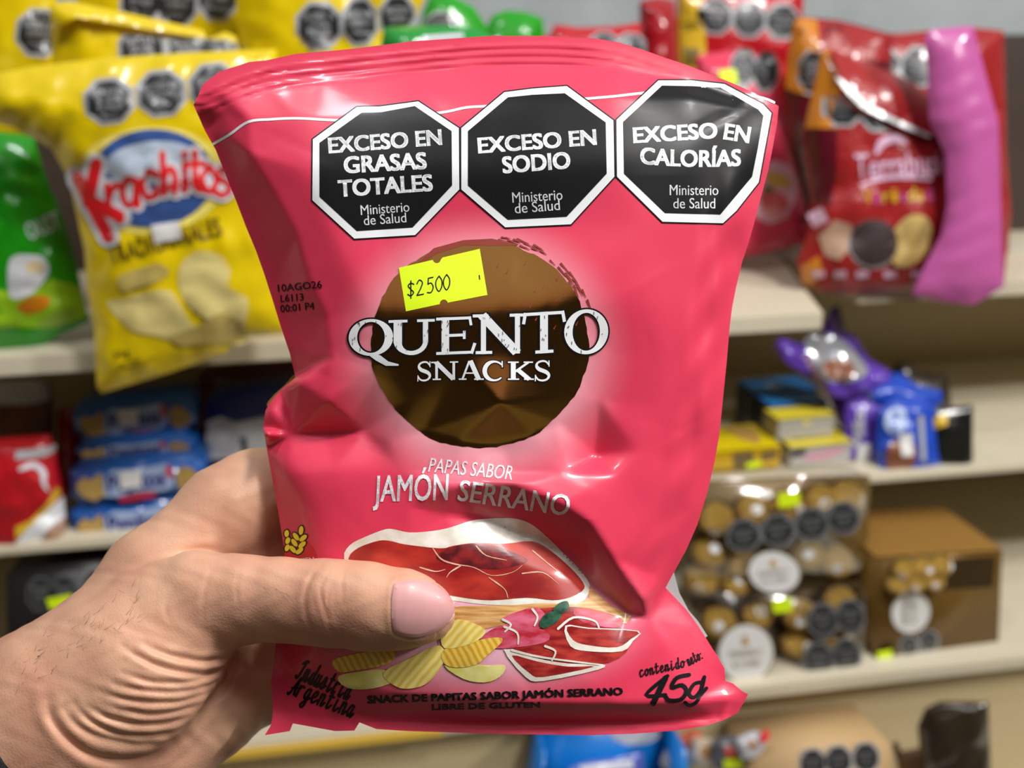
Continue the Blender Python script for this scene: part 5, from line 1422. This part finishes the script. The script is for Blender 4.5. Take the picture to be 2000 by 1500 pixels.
uC, hU3 = pouch('sweets_bag', 'dark brown shiny bag behind the royal blue packs at the right edge', 'sweets bag', fU3, [(1742,720),(1756,704),(1776,708),(1800,724),(1850,730),(1860,800),(1750,800)], film('dark_brown_film', (40, 32, 24), bump=.4, bscale=60), .012, 22, 10, seed=37, amp=.0025)
fU4 = fr(1830, 870, .66, (-.2, -.95, .2))
uD, hU4 = pouch('sweets_bag', 'black and yellow bag at the right edge beside the front blue pack', 'sweets bag', fU4, [(1812,800),(1900,790),(1900,926),(1826,928),(1812,880)], film('black_film', (26, 26, 24)), .008, 20, 12, seed=38)
decal('yellow_print', P([(1816,820),(1850,806),(1850,830),(1820,840)]), fU4, hU4, EPS*1.5, M_ystripe, uD, 12)

# ---- clear boxes of gold wrapped chocolates
def clear_mat():
    m = bpy.data.materials.new('clear_plastic'); m.use_nodes = True
    nt = m.node_tree; b = nt.nodes['Principled BSDF']; out = nt.nodes['Material Output']
    nt.nodes.remove(b); b = nt.nodes.new('ShaderNodeBsdfGlossy'); b.inputs['Roughness'].default_value = .1; b.inputs['Color'].default_value = (.9, .9, .9, 1)
    tr = nt.nodes.new('ShaderNodeBsdfTransparent'); mx = nt.nodes.new('ShaderNodeMixShader')
    fr_ = nt.nodes.new('ShaderNodeLayerWeight'); fr_.inputs['Blend'].default_value = .35
    ad = nt.nodes.new('ShaderNodeMath'); ad.operation = 'MULTIPLY_ADD'; ad.inputs[1].default_value = .35; ad.inputs[2].default_value = .03
    nt.links.new(fr_.outputs['Facing'], ad.inputs[0]); nt.links.new(ad.outputs[0], mx.inputs[0])
    nt.links.new(tr.outputs[0], mx.inputs[1]); nt.links.new(b.outputs[0], mx.inputs[2]); nt.links.new(mx.outputs[0], out.inputs['Surface'])
    return m
M_clear = clear_mat()
M_gfoil = mat('gold_wrapper', (1.0, 0.62, 0.12), rough=.38, metal=.3, bump=1.0, bscale=260, bdist=.0015)
M_cup = mat('brown_paper', srgb(84, 56, 30), rough=.7)
M_tray = mat('gold_tray', srgb(120, 96, 50), rough=.45, metal=.3)

def ball_mesh():
    bm = bmesh.new(); bmesh.ops.create_icosphere(bm, subdivisions=3, radius=1.0)
    rg = random.Random(4)
    for v in bm.verts:
        k = 1+.03*math.sin(9*v.co.x+4*v.co.z)+.03*math.sin(11*v.co.y-5*v.co.x)+rg.uniform(-.02, .02)
        v.co *= k
    me = bpy.data.meshes.new('foil'); bm.to_mesh(me); bm.free(); me.materials.append(M_gfoil)
    me.polygons.foreach_set('use_smooth', [True]*len(me.polygons))
    return me
BALL = ball_mesh()
def cup_mesh():
    V, Fc = [], []; N = 36
    for r, z in ((.55, -1.0), (1.12, -.15)):
        for k in range(N):
            rr = r*(1+(.06 if k % 2 else -.03)); V.append((rr*math.cos(6.2832*k/N), rr*math.sin(6.2832*k/N), z))
    for k in range(N): Fc.append((k, (k+1) % N, N+(k+1) % N, N+k))
    Fc.append(tuple(range(N))[::-1])
    me = bpy.data.meshes.new('paper_cup'); me.from_pydata(V, [], Fc); me.materials.append(M_cup)
    return me
CUP = cup_mesh()
def candy_mark():
    V = [(.34*math.cos(t), .30*math.sin(t), .98) for t in np.linspace(0, 6.2832, 14, endpoint=False)]
    me = bpy.data.meshes.new('oval_mark'); me.from_pydata(V, [], [tuple(range(14))]); me.materials.append(M_paper)
    return me
MARK = candy_mark()
ball0 = None
def chocolates(frame, pts, r, depth, label, group, lm=True):
    """gold wrapped chocolates, each in its paper cup, sitting inside the clear box"""
    global ball0
    rg = random.Random(len(pts))
    for px, py in pts:
        p = frame.one(px, py, -depth)
        w = frame.o + frame.x*p[0] + frame.y*p[1] + frame.n*p[2]
        root = bpy.data.objects.new('wrapped_chocolate', None); COL.objects.link(root)
        root.empty_display_size = .005
        root.matrix_world = Matrix.Translation(w) @ frame.mat().to_3x3().to_4x4() @ Matrix.Rotation(rg.uniform(0, 6.28), 4, 'Z') @ Matrix.Scale(r, 4)
        tag(root, label, 'chocolate', group)
        for me, nm_ in ((BALL, 'foil'), (CUP, 'paper_cup'), (MARK, 'oval_mark')):
            o = link(nm_, me, root)
            if nm_ == 'oval_mark':
                o.rotation_euler = (rg.uniform(.3, .7), 0, rg.uniform(-3, 3))

def gift_box(label, frame, out, depth, oval, seals_, sticker, rot=0.0, flap=None):
    root = thing('chocolate_box', frame, label, 'chocolate box', 'clear boxes of gold chocolates')
    prism('clear_lid', out, frame, depth*.9, M_clear, root, .005, 0, 3)
    prism('gold_tray', [(x, y) for x, y in out], frame, .004, M_tray, root, .001, -depth*.91)
    cx, cy, rx, ry = oval
    c, s = math.cos(rot), math.sin(rot)
    tp = lambda u, v: (cx+u*c-v*s, cy+u*s+v*c)
    o = decal('oval_label', P(disc(cx, cy, rx*1.06, ry*1.06, 32, .2)), frame, ZERO, .0006, M_tray, root, 0)
    decal('oval_field', P(disc(cx, cy, rx, ry, 32, .2)), frame, ZERO, .0010, M_paper, o, 0)
    decal('oval_lettering', merge([text_px('FERRERO', tp(-rx*.6, ry*.12), tp(rx*.6, ry*.08), ry*.22, 0, 1), text_px('ROCHER', tp(-rx*.5, ry*.5), tp(rx*.5, ry*.46), ry*.22, 0, 1)]), frame, ZERO, .0015, mat('print_taupe', srgb(150, 140, 120), rough=.5), o, 0)
    decal('oval_emblem', P([tp(-rx*.16, -ry*.3), tp(0, -ry*.68), tp(rx*.16, -ry*.3)]), frame, ZERO, .0015, mat('emblem_gold', srgb(190, 150, 70), rough=.4), o, 0)
    for q in seals_:
        seal(root, frame, ZERO, *q[:2], q[2], q[3], q[4], ('EXCESO EN', q[5]), border=M_grey2)
    if sticker: lime(root, frame, ZERO, sticker, 4)
    return root
M_grey2 = mat('seal_edge_grey', srgb(120, 122, 126), rough=.4)

fF1 = fr(1530, 1040, .598, (0, -1, .02))
gift_box('upper clear box of gold chocolates, standing on the lower clear box', fF1, [(1352,956),(1372,942),(1530,934),(1700,930),(1702,960),(1690,1121),(1560,1129),(1340,1135),(1336,1100)], .034,
         (1512,1118,50,40), [(1453,1046,34,32,-.15,'GRASAS'),(1520,1036,34,32,-.15,'SODIO'),(1586,1024,34,32,-.15,'AZUCARES'),(1648,1012,32,32,-.15,'CALORIAS')], [(1520,964),(1562,960),(1562,986),(1522,992)], -.12)
g1 = [(1398,1014),(1470,996),(1535,990),(1602,978),(1652,972),(1384,1078),(1444,1096),(1574,1080),(1632,1096),(1370,1128),(1436,1132)]
chocolates(fF1, g1, .0145, .0172, 'gold foil wrapped chocolate inside the upper clear box', 'chocolates in the upper clear box')
fF2 = fr(1540, 1240, .598, (0, -1, .02))
gift_box('lower clear box of gold chocolates with a large white oval label', fF2, [(1352,1170),(1440,1162),(1688,1147),(1692,1157),(1686,1336),(1684,1342),(1430,1362),(1350,1366),(1340,1300)], .034,
         (1457,1276,53,56), [(1608,1212,30,34,-.1,'GRASAS'),(1662,1204,28,34,-.1,'SODIO'),(1600,1288,30,34,-.1,'AZUCARES'),(1654,1280,28,34,-.1,'CALORIAS')], [(1508,1172),(1546,1166),(1548,1194),(1512,1198)], -.06)
g2 = [(1404,1214),(1476,1196),(1560,1200),(1636,1176),(1555,1252),(1635,1246),(1550,1318),(1632,1306),(1486,1326),(1400,1334)]
chocolates(fF2, g2, .0148, .0172, 'gold foil wrapped chocolate inside the lower clear box', 'chocolates in the lower clear box')

# gold card gift box at the right
fB3 = fr(1780, 1210, .605, (.03, -1, .0))
gb = thing('gift_box', fB3, 'brown gold gift box with a chocolate window, right of the clear boxes', 'gift box')
gout = [(1712,1091),(1960,1076),(1950,1300),(1708,1333)]
M_gcard = mat('gold_card', srgb(120, 90, 40), rough=.35, metal=.35); M_gcard2 = mat('gold_card_lid', srgb(178, 134, 68), rough=.3, metal=.4)
prism('carton', gout, fB3, .085, M_gcard, gb, .0015)
A = fB3.pts(np.array([1712., 1960]), np.array([1091., 1076]), 0)
mesh('lid_panel', [A[0]+[0,.0012,0], A[1]+[0,.0012,0], A[1]+[0,.0012,-.084], A[0]+[0,.0012,-.084]], [(0,1,2,3)], M_gcard2, gb, False)
decal('window', P([(1742,1098),(1945,1086),(1940,1146),(1738,1156)]), fB3, ZERO, .0006, mat('window_dark', srgb(60, 44, 22), rough=.3), gb, 0)
o = decal('oval_label', P(disc(1779, 1196, 40, 44, 32, .3)), fB3, ZERO, .0006, M_tray, gb, 0)
decal('oval_field', P(disc(1779, 1196, 37, 41, 32, .3)), fB3, ZERO, .0010, M_paper, o, 0)
decal('oval_lettering', merge([text_px('FERRERO', (1774, 1220), (1774, 1168), 11, 0, 1), text_px('ROCHER', (1790, 1216), (1790, 1172), 11, 0, 1)]), fB3, ZERO, .0015, MATS['print_taupe'], o, 0)
for cx, cy in ((1776,1262),(1815,1252),(1768,1302),(1808,1296)): seal(gb, fB3, ZERO, cx, cy, 19, 21, 0.05, ('EXCESO', 'SODIO'), border=M_grey)
lime(gb, fB3, ZERO, [(1713,1274),(1742,1268),(1744,1290),(1715,1297)], 4)
chocolates(fB3, [(1764,1112),(1800,1108),(1836,1104),(1752,1140),(1786,1136),(1822,1132)], .0100, -.003, 'gold foil wrapped chocolate in the window of the brown gold gift box', 'chocolates in the gift box window')

# ---- lowest shelf
def low_box(name, label, cat, poly, Y, depth, m, bev=.002, n=(0, -1, .1)):
    f = fr(sum(p[0] for p in poly)/len(poly), sum(p[1] for p in poly)/len(poly), Y, n)
    r = thing(name, f, label, cat); prism('carton', poly, f, depth, m, r, bev)
    return r, f
M_cyan = film('blue_card', (16, 120, 206))
# open blue display carton: back panel, two cheeks, front lip
fC1 = fr(1160, 1470, .592, (0, -1, .15))
dc = thing('display_carton', fC1, 'open bright blue display carton below the bottom seal of the held bag', 'display carton')
prism('back_panel', [(1046,1404),(1296,1396),(1300,1640),(1010,1640)], fC1, .002, M_cyan, dc, .0005)
decal('white_print', P(smooth_line([(1190,1430),(1230,1420),(1290,1430),(1270,1450),(1220,1454)], 3, True)), fC1, ZERO, .0004, M_pale, dc, 0)
prism('cheek', [(1296,1396),(1290,1640),(1320,1640),(1304,1400)], fC1, -.05, M_cyan, dc, .0005)
prism('cheek', [(1046,1404),(1040,1406),(1000,1640),(1010,1640)], fC1, -.05, M_cyan, dc, .0005)
fC2 = fr(1160, 1495, .575, (0, -.9, .4))
sp, hS = pouch('sweets_pack', 'purple and white sweets pack standing in the blue display carton', 'sweets pack', fC2, [(1112,1500),(1150,1486),(1210,1480),(1256,1470),(1262,1560),(1110,1580)], film('lilac_film', (96, 110, 196)), .004, 16, 10, seed=41)
decal('white_lettering', P([(1130,1496),(1200,1488),(1236,1482),(1238,1500),(1140,1512)]), fC2, hS, EPS*1.5, M_pale, sp, 12)
M_trans = mat('silver_wrap', srgb(186, 188, 192), rough=.2, metal=.4, bump=.6, bscale=120)
sw = [(1322,1480,30,36,'white','silver and white twist sweet nearest the blue display carton'),(1376,1470,34,34,'grey','white twist sweet with a brown patch, second from the blue carton'),(1424,1470,36,40,'dark','dark grey twist sweet in the middle of the sweets pile'),(1466,1456,30,28,'silver','silver twist sweet at the right end of the pile, red tail'),(1350,1446,24,20,'red','small orange red sweet peeping over the pile')]
cols = dict(white=(206,206,208), grey=(196,180,160), dark=(84,84,90), silver=(186,186,192), red=(190,92,56))
for k, (cx, cy, rx, ry, c, lb) in enumerate(sw):
    f = fr(cx, cy, .580-.012*k+(.055 if c == 'red' else 0), (0, -.8, .6))
    base = [(cx+rx*math.cos(t)*(1+.18*math.sin(3*t+k)), cy+ry*math.sin(t)*(1+.15*math.sin(2*t+k))) for t in np.linspace(0, 6.283, 18, endpoint=False)]
    r, H = pouch('wrapped_sweet', lb, 'sweet', f, base, film('sweet_%s' % c, cols[c], bump=.8, bscale=150), .010, 16, 8, seed=50+k, amp=.002, part='wrapper', thick=.012)
    decal('coloured_band', P(disc(cx+4, cy-2, rx*.4, ry*.3, 12, .6)), f, H, EPS*2, film('band_%d' % (k % 2), ((190, 66, 46), (150, 110, 70))[k % 2]), r, 8)
    if c == 'silver': decal('red_tail', P(disc(cx+28, cy-18, 8, 14, 12, .3)), f, lambda V: np.full(len(V), .008), 0, M_redp, r, 8)
    if c in ('white', 'dark'): lime(r, f, H, [(cx-12, cy+14), (cx+24, cy+10), (cx+28, cy+30), (cx-10, cy+32)], 5)
M_kraft = mat('kraft_card', srgb(190, 158, 112), rough=.6)
kb, fkb = low_box('sweets_box', 'kraft brown carton with three grey seals at the lower right', 'box', [(1470,1484),(1740,1452),(1752,1600),(1470,1620)], .535, .06, M_kraft)
for cx, cy in ((1588,1492),(1638,1486),(1692,1480)): seal(kb, fkb, ZERO, cx, cy, 28, 32, -.08, ('EXCESO', 'SODIO'), border=mat('seal_edge_white', srgb(200, 198, 194), rough=.4))
fN = fr(1830, 1440, .54, (-.2, -1, .1))
nb, hN = pouch('sweets_bag', 'dark brown bag at the lower right corner of the picture', 'sweets bag', fN, [(1792,1420),(1806,1388),(1840,1370),(1930,1372),(1940,1600),(1790,1600),(1800,1500)], film('umber_film', (48, 38, 28), bump=.3), .010, 24, 12, seed=61)
fN2 = fr(1780, 1490, .565, (-.1, -1, .2))
nb2, hN2 = pouch('sweets_bag', 'crumpled tan and brown bag between the kraft carton and the dark corner bag', 'sweets bag', fN2, [(1742,1452),(1752,1448),(1762,1470),(1800,1462),(1824,1440),(1830,1600),(1760,1600),(1754,1500)], film('tan_film', (120, 92, 66), bump=.5), .008, 16, 8, seed=62, amp=.0025)

bpy.context.view_layer.update()
